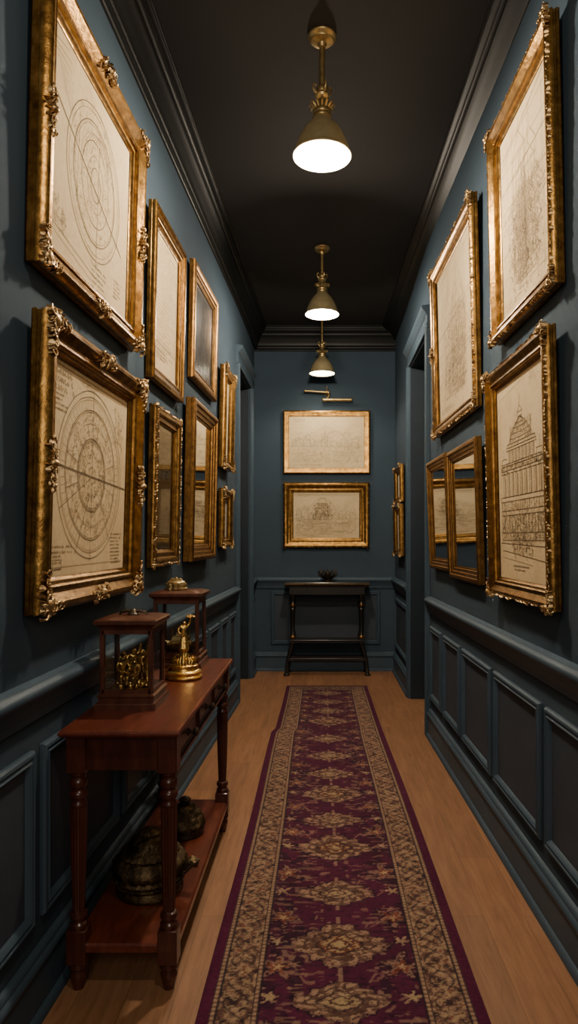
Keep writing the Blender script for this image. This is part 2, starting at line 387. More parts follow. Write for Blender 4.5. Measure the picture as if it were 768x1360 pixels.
def d_oval(k):         # long oval plan crossed by a diagonal
    w,h=k.w,k.h; cx,cz=w*.52,h*.53
    for rx,rz,wd,mi in [(a_,b_,c_*1.35,1 if d_==1 else 2) for a_,b_,c_,d_ in [(.335,.375,.0022,1),(.31,.35,.0016,2),(.26,.30,.0026,1),(.245,.285,.0016,2),(.17,.21,.002,1),(.10,.14,.0016,2),(.06,.085,.002,1)]]:
        k.arc(cx,cz,rx*w,rz*h,wd=wd,mi=mi,j=.001)
    for q in range(7): k.arc(cx+.01*q,cz+.02*q,(.19-.02*q)*w,(.25-.025*q)*h,R(20),R(170),.0015,2,.001)
    k.line((w*.03,h*.72),(w*.90,h*.33),.0044,1)
    k.line((cx+.03,cz+.3*h),(cx+.02,cz-.42*h),.0024,1,.002); k.line((cx-.22*w,cz-.2*h),(cx-.2*w,cz+.25*h),.002,1)
    k.stipple(ringpt(cx,cz,0,.2*w,1.25),220,.012); k.stipple(ringpt(cx,cz,.2*w,.28*w,1.3),200,.012)
    for q in range(9): k.line((w*.03+.012*q,h*.93-q*.014),(w*(.2+.012*q),h*.97-q*.03),.0015,2,.003)
    k.scrawl(w*.5,h*.12,w*.2,5,.02,.012); k.scrawl(w*.80,h*.16,w*.12,5,.016,.009)
    k.line((.02,h*.13),(w*.55,h*.065),.0018,1); k.line((.02,h*.10),(w*.5,h*.035),.0016,2)
    k.stipple(lambda:(w*rnd.uniform(.02,.2),h*rnd.uniform(.12,.24)),70,.016)
def d_dome(k):         # classical domed building on a colonnade
    w,h=k.w,k.h; cx=w*.50
    def band(z0,z1,hw,n=0,wd=.0022):
        k.rect(cx-hw*w,z0*h,cx+hw*w,z1*h,wd)
        if n:
            for q in range(n+1):
                x=cx-hw*w+2*hw*w*q/n; k.line((x,z0*h),(x,z1*h),.0030 if q%2 else .0020,1,.0006)
    def cols(z0,z1,hw,n):
        for q in range(n):
            x=cx-hw*w+2*hw*w*(q+.5)/n; d=hw*w/n*.38
            k.line((x-d,z0*h),(x-d*.85,z1*h),.0028); k.line((x+d,z0*h),(x+d*.85,z1*h),.0022); k.line((x+d*.4,z0*h),(x+d*.3,z1*h),.0016,2)
            k.line((x-d*1.5,z1*h),(x+d*1.5,z1*h),.003); k.line((x-d*1.4,z0*h),(x+d*1.4,z0*h),.0026)
            k.line((x+d*1.7,z0*h),(x+d*1.7,z1*h),.0045,2)
    # lower storeys
    band(.205,.245,.43); band(.245,.34,.42,15); band(.34,.365,.43); band(.365,.415,.42,19); band(.415,.44,.44); 
    cols(.44,.565,.40,9); band(.565,.585,.42); band(.585,.615,.41,23); band(.615,.63,.39)
    cols(.63,.70,.27,8); band(.70,.715,.30); band(.715,.735,.28,17)
    k.rect(cx-.40*w,.585*h,cx-.30*w,.66*h); k.rect(cx+.30*w,.585*h,cx+.40*w,.66*h)
    # dome
    for f in (1,.86,.66,.42,.16):
        pts=[(cx-f*.235*w*(1-(q/14)**1.35)**.8,(.735+.115*q/14)*h) for q in range(15)]
        k.poly(pts,.0024 if f==1 else .0018); k.poly([(2*cx-x,z) for x,z in pts],.0028 if f==1 else .002)
    for z,f in ((.76,.94),(.785,.83),(.81,.66),(.83,.46)): k.arc(cx,z*h,.23*w*f,.008*h,PI,2*PI,.0018,1)
    k.rect(cx-.045*w,.85*h,cx+.045*w,.875*h); k.poly([(cx-.05*w,.875*h),(cx,.91*h),(cx+.05*w,.875*h)],.0024); k.line((cx,.91*h),(cx,.965*h),.0024)
    for s_ in (-1,1): k.line((cx+s_*.2*w,.74*h),(cx+s_*.2*w,.83*h),.0022); k.line((cx+s_*.36*w,.66*h),(cx+s_*.36*w,.72*h),.002)
    k.stipple(lambda:(cx+rnd.uniform(-.22,.22)*w*(1),h*rnd.uniform(.735,.82)),170,.012)
    k.stipple(lambda:(cx+rnd.uniform(-.42,.42)*w,h*rnd.uniform(.205,.42)),520,.016)
    k.stipple(lambda:(cx+rnd.uniform(-.42,.42)*w,h*rnd.uniform(.205,.34)),260,.016,mi=1); k.stipple(lambda:(cx+rnd.uniform(-.42,.42)*w,h*rnd.uniform(.57,.63)),200,.012,mi=1)
    k.stipple(lambda:(cx+rnd.uniform(-.2,.2)*w,h*rnd.uniform(.13,.24)),160,.018,mi=1)
    k.line((w*.04,h*.19),(w*.97,h*.175),.0024,1,.001); k.line((w*.08,h*.15),(w*.97,h*.105),.0022,1,.001); k.line((w*.06,h*.115),(w*.7,h*.085),.0016,2)
    k.scrawl(w*.3,h*.07,w*.35,2,.016,.009)
    k.s=[([(x,float(np.interp(z/h,[0,.205,.44,.565,.63,.735,.85,.965,1],[0,.20,.42,.54,.59,.685,.80,.90,1]))*h) for x,z in p],wd*1.15,mi) for p,wd,mi in k.s]
    k.line((w*.05,h*.93),(w*.6,h*.97),.0016,2,.001); k.stipple(lambda:(w*rnd.uniform(.7,.85),h*rnd.uniform(.93,.96)),14,.016)
def d_facade(k,seed=1,dens=1.0,mi=2):   # faint street-front sketch with towers and long construction lines
    w,h=k.w,k.h; q=random.Random(seed)
    for i in range(int(9*dens)):
        x=q.uniform(.08,.6)*w; bw=q.uniform(.12,.3)*w; z0=q.uniform(.08,.2)*h; z1=q.uniform(.45,.8)*h
        k.rect(x,z0,min(x+bw,w*.95),z1,.0020,mi); n=q.randint(2,5)
        for j in range(n):
            xx=x+bw*(j+.5)/n; k.line((xx,z0),(xx,z1),.0016,mi,.001)
            for r_ in range(5):
                zz=z0+(z1-z0)*(r_+.3)/5; k.arc(xx,zz,bw/n*.3,bw/n*.45,0,PI,.0016,mi)
        k.poly([(x,z1),(x+bw/2,z1+bw*.55),(min(x+bw,w*.95),z1)],.002,mi)
        k.line((x+bw/2,z1+bw*.55),(x+bw/2,min(h*.97,z1+bw*.9)),.0018,mi)
    for i in range(int(14*dens)):
        a=q.uniform(.05,.95)*h; k.line((.02,a),(w-.02,a+q.uniform(-.1,.18)*h),.0016,mi,.002)
    for i in range(5): x=q.uniform(.1,.9)*w; k.line((x,.05*h),(x,.95*h),.0016,mi,.002)
    k.stipple(lambda:(w*q.uniform(.2,.8),h*q.uniform(.12,.6)),int(650*dens),.022,.0017,mi)
    k.stipple(lambda:(w*q.gauss(.5,.16),h*q.gauss(.32,.12)),int(330*dens),.020,.0018,1)
    k.scrawl(w*.06,h*.06,w*.4,2,.016,.009,.0016,mi)
def d_script(k,mi=2):  # closely written sheet
    w,h=k.w,k.h; rows=int(h*.9/.021)
    k.scrawl(w*.07,h*.95,w*.86,rows,.021,.011,.0016,mi)
    k.line((w*.06,h*.20),(w*.94,h*.20),.002,1); k.line((w*.06,h*.23),(w*.94,h*.225),.0016,mi)
    k.scrawl(w*.1,h*.15,w*.5,3,.02,.012,.0018,1)
def d_plan(k,mi=2):    # measured plan
    w,h=k.w,k.h; margin(k,.02,mi); k.rect(w*.2,h*.15,w*.85,h*.85,.0022,1); k.rect(w*.24,h*.18,w*.81,h*.82,.0016,mi)
    for q in range(1,7): z=h*(.15+.1*q); k.line((w*.2,z),(w*.85,z),.0016,mi,.001)
    for q in range(1,4): x=w*(.2+.16*q); k.line((x,h*.1),(x,h*.9),.0016,mi,.001)
    k.arc(w*.52,h*.65,w*.17,w*.17,wd=.002); k.arc(w*.52,h*.35,w*.2,w*.2,0,PI,.002)
    k.scrawl(w*.1,h*.95,w*.7,2,.016,.009,.0016,mi); k.stipple(lambda:(w*rnd.uniform(.2,.85),h*rnd.uniform(.15,.85)),170,.014,.0016,mi)
def d_panorama(k,dome=False):
    w,h=k.w,k.h; hz=h*.42
    k.line((w*.03,hz),(w*.97,hz),.0022,1,.001); 
    x=w*.05
    while x<w*.93:
        bw=w*rnd.uniform(.04,.1); bh=h*rnd.uniform(.06,.2); k.rect(x,hz,x+bw,hz+bh,.0024,2)
        for q in range(3): k.line((x+bw*(q+.5)/3,hz),(x+bw*(q+.5)/3,hz+bh*.8),.002,2)
        if rnd.random()<.5: k.poly([(x,hz+bh),(x+bw/2,hz+bh*1.35),(x+bw,hz+bh)],.0024,2)
        x+=bw*1.05
    if dome:
        cx=w*.44; 
        for q,(hw,z0,z1) in enumerate([(.14,.40,.52),(.11,.52,.66),(.08,.66,.76)]):
            k.rect(cx-hw*w,z0*h,cx+hw*w,z1*h,.0032,1)
            for j in range(8): xx=cx-hw*w+2*hw*w*j/7; k.line((xx,z0*h),(xx,z1*h),.0026,1)
        k.arc(cx,.76*h,.06*w,.12*h,0,PI,.0032,1); k.arc(cx,.5*h,.2*w,.36*h,R(15),R(165),.0026,2)
        k.stipple(lambda:(cx+rnd.uniform(-.13,.13)*w,h*rnd.uniform(.42,.75)),150,.02,.0026,1)
        for q in range(40):
            a=rnd.uniform(.05,.4)*h; x=rnd.uniform(.02,.7)*w; k.line((x,a),(x+rnd.uniform(.08,.3)*w,a+rnd.uniform(-.02,.02)),.0024,2,.003)
    else:
        k.line((w*.48,hz-.1*h),(w*.48,h*.80),.0028,1); k.poly([(w*.44,h*.76),(w*.48,h*.82),(w*.52,h*.76)],.0026,1)
        k.arc(w*.62,hz+.1*h,.12*w,.2*h,0,PI,.0024,2); k.arc(w*.25,hz+.05*h,.1*w,.16*h,0,PI,.0024,2); k.line((w*.52,h*.78),(w*.85,h*.55),.002,2)
        k.line((w*.1,h*.52),(w*.44,h*.76),.002,2)
    k.stipple(lambda:(w*rnd.uniform(.05,.95),h*rnd.uniform(.12,.42)),260,.024,.0022,2)
    k.stipple(lambda:(w*rnd.uniform(.05,.95),h*rnd.uniform(.42,.7)),160,.02,.0022,2)
    k.scrawl(w*.06,h*.93,w*.2,2,.02,.012,.002,2); k.scrawl(w*.06,h*.06,w*.4,1,.016,.01,.002,2)
def d_dark(k):
    w,h=k.w,k.h
    k.poly([(w*.4,h*.02),(w*.44,h*.5),(w*.5,h*.95)],.006,2); k.poly([(w*.55,h*.02),(w*.52,h*.4),(w*.52,h*.9)],.005,2)
    k.stipple(lambda:(w*rnd.uniform(.1,.9),h*rnd.uniform(.03,.3)),120,.03,.002,2)

# ------------------------------------------------------------------ picture frames
PROF={
 'swept':[(.02,0),(0,.06),(0,.24),(.035,.28),(.035,.42),(0,.46),(0,.58),(.04,.74),(.10,.90),(.20,1.0),(.30,.97),(.42,.80),(.55,.62),(.62,.60),(.66,.70),(.74,.72),(.79,.62),(.80,.46),(.88,.42),(.92,.32),(1,.24)],
 'stepped':[(.02,0),(0,.06),(0,.40),(.03,.45),(.03,.55),(0,.60),(0,.80),(.03,.88),(.12,.96),(.22,1.0),(.30,.96),(.32,.80),(.44,.76),(.54,.72),(.56,.60),(.70,.54),(.78,.54),(.80,.40),(.92,.36),(1,.25)],
 'cushion':[(.02,0),(0,.06),(0,.30),(.035,.35),(.035,.45),(0,.50),(0,.62),(.04,.78),(.14,.95),(.28,1.0),(.42,.94),(.52,.80),(.55,.64),(.68,.62),(.72,.70),(.80,.70),(.84,.52),(.92,.42),(1,.28)],
}
def scroll(mb,c,r,turn,a0,w0,flip=1,depth=.012,y0=0):
    pts=[]; n=15
    for k in range(n):
        t=k/(n-1); a=a0+flip*turn*t; rr=r*(1-.82*t)
        pts.append((c[0]+rr*math.cos(a),-(y0+depth*(.35+.65*math.sin(PI*min(1,t*.8+.2)))),c[1]+rr*math.sin(a)))
    mb.tube(pts,lambda t:w0*(1-.55*t)*(.45+.55*min(1,t*5)),6)
def leaf(mb,c,ang,L,wd,y0,th=.008):
    # curled acanthus leaflet: pointed ridge blob
    d=(math.cos(ang),math.sin(ang)); p=(-d[1],d[0]); rings=[]
    for k in range(6):
        t=k/5; ww=wd*math.sin(PI*(.12+.86*t))**.8; hh=y0+th*math.sin(PI*(.15+.8*t)); x=c[0]+d[0]*L*t; z=c[1]+d[1]*L*t
        rings.append([(x-p[0]*ww,-(y0-.004),z-p[1]*ww),(x-p[0]*ww*.5,-hh*.92-.0,z-p[1]*ww*.5),(x,-hh-.002,z),(x+p[0]*ww*.5,-hh*.92,z+p[1]*ww*.5),(x+p[0]*ww,-(y0-.004),z+p[1]*ww)])
    mb.loft(rings)
def corner_orn(s,y0,seed=0):
    # cartouche for the lower-left corner, arms running along +x and +z
    mb=MB(); q=random.Random(seed)
    mb.ball((.30*s,-y0-.008,.30*s),.17*s,.016,.17*s); 
    for k in range(7): leaf(mb,(.32*s,.32*s),R(-50+k*32+q.uniform(-8,8)),.34*s,.075*s,y0,.014)
    for ax in (0,1):
        for k in range(4):
            t=.42+.20*k; c=(t*s,.26*s) if ax==0 else (.26*s,t*s)
            scroll(mb,c,(.17-.022*k)*s,R(400),R(90 if ax==0 else 0)+k,.036*s*(1-.1*k),1 if (ax+k)%2 else -1,.015,y0)
            for j in (-1,1):
                a=(R(0) if ax==0 else R(90))+j*R(55)+q.uniform(-.2,.2)
                leaf(mb,c,a,.24*s*(1-.12*k),.055*s,y0,.013)
    scroll(mb,(.13*s,.13*s),.14*s,R(420),R(225),.04*s,1,.016,y0)
    for k in range(26):
        t=q.uniform(.02,.95); o=q.uniform(.03,.48)*(1-.45*t); c=(t*s,o*s) if k%2 else (o*s,t*s)
        leaf(mb,c,q.uniform(0,6.28),q.uniform(.12,.2)*s,.04*s,y0+.002,q.uniform(.008,.014))
    for k in range(10): mb.ball((q.uniform(.06,.85)*s,-y0-.008,q.uniform(.05,.4)*s),.035*s,.01,.035*s,8,5); mb.ball((q.uniform(.05,.4)*s,-y0-.008,q.uniform(.06,.85)*s),.035*s,.01,.035*s,8,5)
    return mb
def edge_orn(s,y0,seed=0):
    # centre cartouche for a horizontal bar, symmetrical about x=0
    mb=MB(); q=random.Random(seed)
    mb.ball((0,-y0-.010,.5*s),.16*s,.018,.22*s)
    for k in range(8): leaf(mb,(0,.5*s),R(k*45+10),.34*s,.075*s,y0,.014)
    for sg in (-1,1):
        for k in range(3):
            c=(sg*(.32+.25*k)*s,(.5+.16*(-1)**k)*s); scroll(mb,c,(.18-.03*k)*s,R(420),R(90),.036*s,sg*(-1)**k,.014,y0)
            leaf(mb,c,(0 if sg>0 else PI)+R(rnd.uniform(-40,40)),.3*s*(1-.15*k),.055*s,y0,.012)
            leaf(mb,(c[0],.5*s),(0 if sg>0 else PI),.26*s,.06*s,y0,.013)
    for k in range(18): leaf(mb,(q.uniform(-.7,.7)*s,q.uniform(.15,.85)*s),q.uniform(0,6.28),q.uniform(.14,.22)*s,.045*s,y0+.002,.011)
    for k in range(8): mb.ball((q.uniform(-.7,.7)*s,-y0-.008,q.uniform(.2,.8)*s),.035*s,.01,.035*s,8,5)
    return mb
def beading(W,H,ins,y,r,step):
    mb=MB(); n=max(2,int((W-2*ins)/step)); 
    for k in range(n+1):
        x=-W/2+ins+(W-2*ins)*k/n
        for z in (ins,H-ins): mb.ball((x,-y,z),r,r*.8,r,6,4)
    n=max(2,int((H-2*ins)/step))
    for k in range(1,n):
        z=ins+(H-2*ins)*k/n
        for x in (-W/2+ins,W/2-ins): mb.ball((x,-y,z),r,r*.8,r,6,4)
    return mb
def rope(W,H,ins,y,r,step,seed):
    # crumbly carved leaf edging that runs round the outer rim
    mb=MB(); q=random.Random(seed)
    def at(side,t,o):
        return {'b':(-W/2+t,ins+o),'t':(-W/2+t,H-ins-o),'l':(-W/2+ins+o,t),'r':(W/2-ins-o,t)}[side]
    for side,L in (('b',W),('t',W),('l',H),('r',H)):
        n=int(L/step); base=0 if side in 'bt' else PI/2
        for k in range(n+1):
            o=q.uniform(-.3,.3)*r; c=at(side,L*k/n,o); L_=step*q.uniform(.9,1.7)
            leaf(mb,(c[0]-.5*L_*math.cos(base),c[1]-.5*L_*math.sin(base)),base+q.uniform(-.8,.8),L_,r*q.uniform(.5,.9),y-.004,q.uniform(.005,.009))
            if q.random()<.5:
                c=at(side,L*k/n,q.uniform(-.6,1.3)*r); mb.ball((c[0],-y+.001,c[1]),r*q.uniform(.25,.5),.006,r*q.uniform(.25,.5),6,4)
    return mb
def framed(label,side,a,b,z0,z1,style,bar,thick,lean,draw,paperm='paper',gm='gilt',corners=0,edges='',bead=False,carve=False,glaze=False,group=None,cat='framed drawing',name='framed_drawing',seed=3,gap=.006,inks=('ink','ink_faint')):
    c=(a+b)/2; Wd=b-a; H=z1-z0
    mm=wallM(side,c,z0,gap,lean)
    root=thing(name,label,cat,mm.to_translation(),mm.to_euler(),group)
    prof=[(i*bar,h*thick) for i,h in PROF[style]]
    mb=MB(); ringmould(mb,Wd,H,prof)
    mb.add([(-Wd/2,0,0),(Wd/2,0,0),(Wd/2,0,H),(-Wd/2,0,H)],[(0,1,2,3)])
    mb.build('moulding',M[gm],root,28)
    yp=prof[-1][1]
    e=.004
    k=Ink(Wd-2*bar+2*e,H-2*bar+2*e); draw(k); k.mesh([M[paperm],M[inks[0]],M[inks[1]]],root,yp-.004,'drawing',z0=bar-e)
    if glaze:
        g=MB(); yy=yp+.004; x_=Wd/2-bar+.002; g.add([(-x_,-yy,bar-.002),(x_,-yy,bar-.002),(x_,-yy,H-bar+.002),(-x_,-yy,H-bar+.002)],[(0,1,2,3)])
        g.build('glazing',M['glass'],root,0)
    if carve: rope(Wd,H,bar*.13,thick*.90,bar*.10,bar*.15,seed).build('carved_edging',M['gilt_pale' if gm=='gilt' else gm],root,50)
    if bead: beading(Wd,H,bar*.70,thick*.68,bar*.045,bar*.12).build('beading',M['gilt_pale'],root,60)
    if corners:
        me=corner_orn(corners,thick*.84,seed).build('corner_ornament',M['gilt_pale'],root,50)
        pl=[((-Wd/2-.012,0,-.012),0),((Wd/2+.012,0,-.012),-90),((Wd/2+.012,0,H+.012),180),((-Wd/2-.012,0,H+.012),90)]
        for i,(p,ro) in enumerate(pl):
            o=me if i==0 else me.copy()
            if i: col.objects.link(o); o.parent=root
            o.location=p; o.rotation_euler=(0,R(ro),0)
    if edges:
        s=corners*.66; me=edge_orn(s,thick*.86,seed+1).build('edge_ornament',M['gilt_pale'],root,50)
        pl={'b':((0,0,-.012),0),'t':((0,0,H+.012),180),'l':((-Wd/2-.012,0,H/2),90),'r':((Wd/2+.012,0,H/2),-90)}
        for i,ch in enumerate(edges):
            o=me if i==0 else me.copy()
            if i: col.objects.link(o); o.parent=root
            p,ro=pl[ch]; o.location=p; o.rotation_euler=(0,R(ro),0)
    return root
GL='framed drawings along the left wall'; GR='framed drawings along the right wall'; GB='framed drawings on the end wall'; GS='small frames past the right doorway'
le=R(1.6)
framed('large ornate gilt frame with long oval plan crossed by diagonal line','L',1.978,2.96,2.262,3.178,'swept',.105,.06,le,d_oval,corners=.115,edges='bltr',group=GL,seed=11)
framed('large ornate gilt frame with round floor plan above mahogany console','L',1.969,2.928,1.225,2.122,'swept',.105,.062,le,d_round,corners=.13,edges='bltr',group=GL,seed=12)
framed('tall plain gilt frame with closely written sheet, second along upper left row','L',3.193,3.82,2.212,3.05,'stepped',.085,.042,R(1.2),lambda k:d_script(k),group=GL,bead=True)
framed('dark glazed picture in bronze frame high on left wall','L',4.07,4.84,2.422,3.135,'cushion',.085,.04,R(1.2),d_dark,'paper_dark','gilt_dark',group=GL,inks=('ink','ink_light'))
framed('narrow gilt frame high on left wall beside the far left doorway','L',5.085,5.52,1.99,2.762,'swept',.085,.055,R(1.2),d_plan,corners=.09,group=GL,seed=14,gm='gilt')
framed('narrow gilt frame with grey measured plan directly right of round plan','L',3.206,3.70,1.312,2.09,'cushion',.085,.045,R(1.2),d_plan,'paper_grey','gilt',carve=True,glaze=True,group=GL,seed=15)
framed('deep plain gold frame with glazed pale sheet below dark picture','L',3.946,4.683,1.315,2.275,'stepped',.10,.062,R(1.2),lambda k:d_facade(k,5,.5),'paper','gilt_dark',glaze=True,group=GL)
framed('smallest gilt frame on left wall, lowest near the doorway','L',5.07,5.48,1.385,1.83,'swept',.075,.05,R(.8),lambda k:d_plan(k),'paper_grey','gilt',corners=.08,group=GL,seed=16)
le=R(1.35)
framed('tall gilt frame with faint tower sketch nearest on upper right wall','R',2.367,3.15,2.345,3.306,'swept',.085,.052,le,lambda k:d_facade(k,2,1.1),carve=True,corners=.07,group=GR,seed=21)
framed('tall gilt frame with pale street sketch beside the right doorway','R',3.483,4.61,2.13,3.236,'swept',.09,.045,le,lambda k:d_facade(k,3,.9),carve=True,corners=.08,edges='l',group=GR,seed=22)
framed('ornate gilt frame with drawing of domed columned building on right wall','R',2.395,3.20,1.19,2.21,'swept',.085,.048,le,d_dome,carve=True,corners=.08,group=GR,seed=23)
framed('wider glazed bronze-gold frame directly beside the domed building drawing','R',3.419,4.118,1.215,1.968,'stepped',.08,.038,R(1.6),lambda k:d_plan(k),'paper_grey','gilt_dark',glaze=True,group=GR)
framed('glazed narrow frame nearest the doorway in lower right row','R',4.14,4.78,1.245,1.978,'stepped',.08,.036,R(2.2),lambda k:d_plan(k),'paper_grey','gilt_dark',glaze=True,group=GR)
framed('gilt frame with wide city panorama drawing, upper one on end wall','B',-.424,.522,2.157,2.845,'stepped',.062,.04,R(.6),lambda k:d_panorama(k),gm='gilt',group=GB,gap=.003)
framed('gilt frame with stepped tower drawing, lower one on end wall','B',-.424,.516,1.345,2.062,'swept',.11,.05,R(.6),lambda k:d_panorama(k,True),paperm='paper',gm='gilt',carve=True,group=GB,gap=.003,seed=25)
framed('small gilt frame past right doorway, upper of two','RF',6.52,7.05,1.81,2.17,'swept',.06,.045,R(1),lambda k:d_plan(k),'paper_grey',group=GS,corners=.05)
framed('small gilt frame past right doorway, lower of two','RF',6.52,7.06,1.28,1.785,'swept',.06,.05,R(1),lambda k:d_plan(k),'paper_grey',group=GS,corners=.05)

# ------------------------------------------------------------------ pendant lights
def pendant(label,y,zr,x=0.0):
    root=thing('pendant_light',label,'pendant light',(x,y,ZC),group='brass pendant lights down the corridor')
    h=zr-ZC
    MB().lathe([(.002,0),(.062,0),(.066,-.008),(.062,-.016),(.054,-.02),(.05,-.028),(.034,-.034),(.022,-.04),(.016,-.055),(.002,-.057)][::-1],36).build('ceiling_rose',M['brass'],root)
    MB().tube([(0,0,-.05),(0,0,h+.31)],.0135,14).build('stem',M['brass'],root)
    sk=MB().lathe([(.002,h+.172),(.040,h+.175),(.043,h+.185),(.040,h+.192),(.043,h+.200),(.040,h+.21),(.030,h+.222),(.022,h+.235),(.020,h+.26),(.030,h+.268),(.033,h+.278),(.026,h+.29),(.030,h+.305),(.024,h+.318),(.014,h+.324),(.002,h+.326)],28).build('socket',M['brass'],root)
    lf=MB()
    for k in range(12):
        a=2*PI*k/12; d=Vector((math.cos(a),math.sin(a),0)); 
        lf.tube([tuple(d*r+Vector((0,0,z))) for r,z in ((.024,h+.205),(.034,h+.225),(.046,h+.238),(.056,h+.236),(.058,h+.226))],lambda t:.0065*(1-.6*t),6)
    lf.build('leaf_collar',M['brass'],root); lf=MB()
    for k in range(4):
        a=2*PI*k/4+.4; d=Vector((math.cos(a),math.sin(a),0))
        lf.tube([tuple(d*r+Vector((0,0,z))) for r,z in ((.024,h+.285),(.036,h+.29),(.044,h+.305),(.042,h+.322),(.032,h+.326),(.03,h+.316))],lambda t:.006*(1-.5*t),6)
    lf.build('scroll_crown',M['brass'],root)
    out=[(.134,0),(.136,.004),(.130,.010),(.124,.026),(.117,.050),(.107,.076),(.094,.102),(.078,.127),(.062,.146),(.049,.160),(.041,.170),(.037,.176)]
    inn=[(r-.004,z) for r,z in out[2:]][::-1]
    pr=[(.003,.178)]+out[::-1]
    sh=MB(); sh.lathe([(r,h+z) for r,z in pr],48,cap=False); sh.lathe([(r,h+z) for r,z in inn+[(.132,.0)]],48,mi=1,cap=False)
    sh.build('lamp_shade',[M['shade'],M['shade_in']],root)
    MB().lathe([(.002,h-.004),(.06,h-.003),(.10,h+.002),(.124,h+.008),(.12,h+.012),(.002,h+.014)],40).build('diffuser',M['glow'],root)
    return root
pendant('nearest brass pendant light with leafy collar and full ceiling rose in view',3.10,3.196)
pendant('middle brass pendant light of the row along the ceiling',5.36,3.22)
pendant('farthest brass pendant light hanging before the end wall',7.0,3.15)

# ------------------------------------------------------------------ picture light on the end wall
root=thing('picture_light','slim brass swing-arm picture light above upper end-wall drawing','wall light',(.055,YB,3.04))
MB().lathe([(.002,0),(.032,0),(.034,.008),(.026,.014),(.014,.02),(.012,.07),(.002,.072)],24,Matrix.Rotation(PI/2,4,'X')).build('wall_bracket',M['brass'],root)
m=MB(); m.tube([(0,-.03,.01),(-.005,-.04,.045),(.0,-.045,.07)],.006,8); m.tube([(0,-.05,0),(.02,-.065,-.02),(.018,-.07,-.05),(-.01,-.075,-.08)],.009,8); m.ball((.012,-.06,-.005),.022); m.build('swivel_joint',M['brass'],root)
m=MB(); m.tube([(-.24,-.065,.012),(-.18,-.065,.01),(0.02,-.06,-.004)],.013,10); m.ball((-.24,-.065,.012),.016); m.build('swing_arm',M['brass'],root)
m=MB(); m.tube([(-.04,-.078,-.088),(.05,-.08,-.087),(.26,-.08,-.086)],.017,12); m.ball((.26,-.08,-.086),.018); m.ball((-.04,-.078,-.088),.018); m.build('lamp_tube',M['brass'],root)

# ------------------------------------------------------------------ mahogany console
TX0,TX1,TY0,TY1,TZ=-.832,-.450,2.13,3.42,.845
root=thing('console_table','mahogany console table with turned legs and low shelf on left side','console table',((TX0+TX1)/2,(TY0+TY1)/2,0))
cx,cy=(TX0+TX1)/2,(TY0+TY1)/2; hx=(TX1-TX0)/2; hy=(TY1-TY0)/2
m=MB()
def rect_ring(ax,ay,z): return [(-ax,-ay,z),(ax,-ay,z),(ax,ay,z),(-ax,ay,z)]
m.loft([rect_ring(hx-.012,hy-.012,TZ-.026),rect_ring(hx-.006,hy-.006,TZ-.022),rect_ring(hx,hy,TZ-.016),rect_ring(hx+.001,hy+.001,TZ-.010),rect_ring(hx-.002,hy-.002,TZ-.004),rect_ring(hx-.007,hy-.007,TZ)])
m.build('tabletop',M['mahogany'],root,20)
lx,ly=hx-.045,hy-.06
ap=MB(); za,zb=.705,TZ-.026
ap.box(-lx,lx,-ly-.012,-ly+.008,za,zb); ap.box(-lx,lx,ly-.008,ly+.012,za,zb); ap.box(-lx-.012,-lx+.008,-ly,ly,za,zb); ap.box(lx-.008,lx+.010,-ly,ly,za,zb)
ap.box(lx-.006,lx+.022,-ly+.02,ly-.02,za-.006,za+.006)
ap.build('apron',M['mahogany_v'],root,20)
legp=[(.030,.700),(.030,.690),(.026,.686),(.026,.678),(.031,.672),(.033,.662),(.031,.652),(.025,.647),(.025,.640),(.032,.634),(.034,.625),(.031,.616),(.026,.611),(.026,.603),(.030,.598),(.030,.590)]
legt=[(.030,.588),(.0305,.56),(.029,.45),(.026,.35),(.022,.262),(.0215,.25)]
legb=[(.0215,.25),(.030,.245),(.033,.236),(.031,.228),(.025,.223),(.025,.216),(.032,.210),(.033,.200),(.030,.194)]
foot=[(.026,.088),(.030,.080),(.030,.070),(.024,.064),(.024,.058),(.028,.050),(.027,.040),(.021,.015),(.018,.0)]
legp,legt,legb=[[(r_*.87,z) for r_,z in pp] for pp in (legp,legt,legb)]
lm=MB()
def fl(a,z): return 1-.11*max(0,math.cos(12*a))
lm.bbox(-.031,.031,-.031,.031,.698,zb+.001,.003)
lm.lathe(legp[::-1],48); lm.lathe(legt[::-1],72,flute=fl); lm.lathe(legb[::-1],48); lm.bbox(-.031,.031,-.031,.031,.086,.196,.003); lm.lathe(foot[::-1],40)
lo=None
for sx in (1,-1):
    for sy in (-1,1):
        if lo is None: lo=lm.build('leg',M['mahogany_v'],root,35); o=lo
        else: o=lo.copy(); col.objects.link(o); o.parent=root
        o.location=(sx*lx,sy*ly,0)
m=MB(); m.bbox(-lx-.02,lx+.028,-ly-.02,ly+.02,.118,.150,.006); m.build('lower_shelf',M['mahogany'],root,20)
nd=3; dw=(2*ly-.085)/nd
for k in range(nd):
    yc=-ly+.0425+dw*(k+.5)
    d=MB(); x0=lx+.008; a=dw/2-.008
    d.loft([[(x0,yc-a,za+.018),(x0,yc+a,za+.018),(x0,yc+a,zb-.008),(x0,yc-a,zb-.008)],
            [(x0+.012,yc-a,za+.018),(x0+.012,yc+a,za+.018),(x0+.012,yc+a,zb-.008),(x0+.012,yc-a,zb-.008)],
            [(x0+.016,yc-a+.006,za+.024),(x0+.016,yc+a-.006,za+.024),(x0+.016,yc+a-.006,zb-.014),(x0+.016,yc-a+.006,zb-.014)],
            [(x0+.010,yc-a+.014,za+.032),(x0+.010,yc+a-.014,za+.032),(x0+.010,yc+a-.014,zb-.022),(x0+.010,yc-a+.014,zb-.022)]])
    dr=d.build('drawer',M['mahogany_v'],root,20)
    MB().lathe([(.014,0),(.014,.003),(.006,.006),(.006,.016),(.014,.022),(.016,.030),(.010,.037),(.001,.038)],20,Matrix.Translation((x0+.010,yc,(za+zb)/2))@Matrix.Rotation(PI/2,4,'Y')).build('knob',M['dark_iron'],dr)

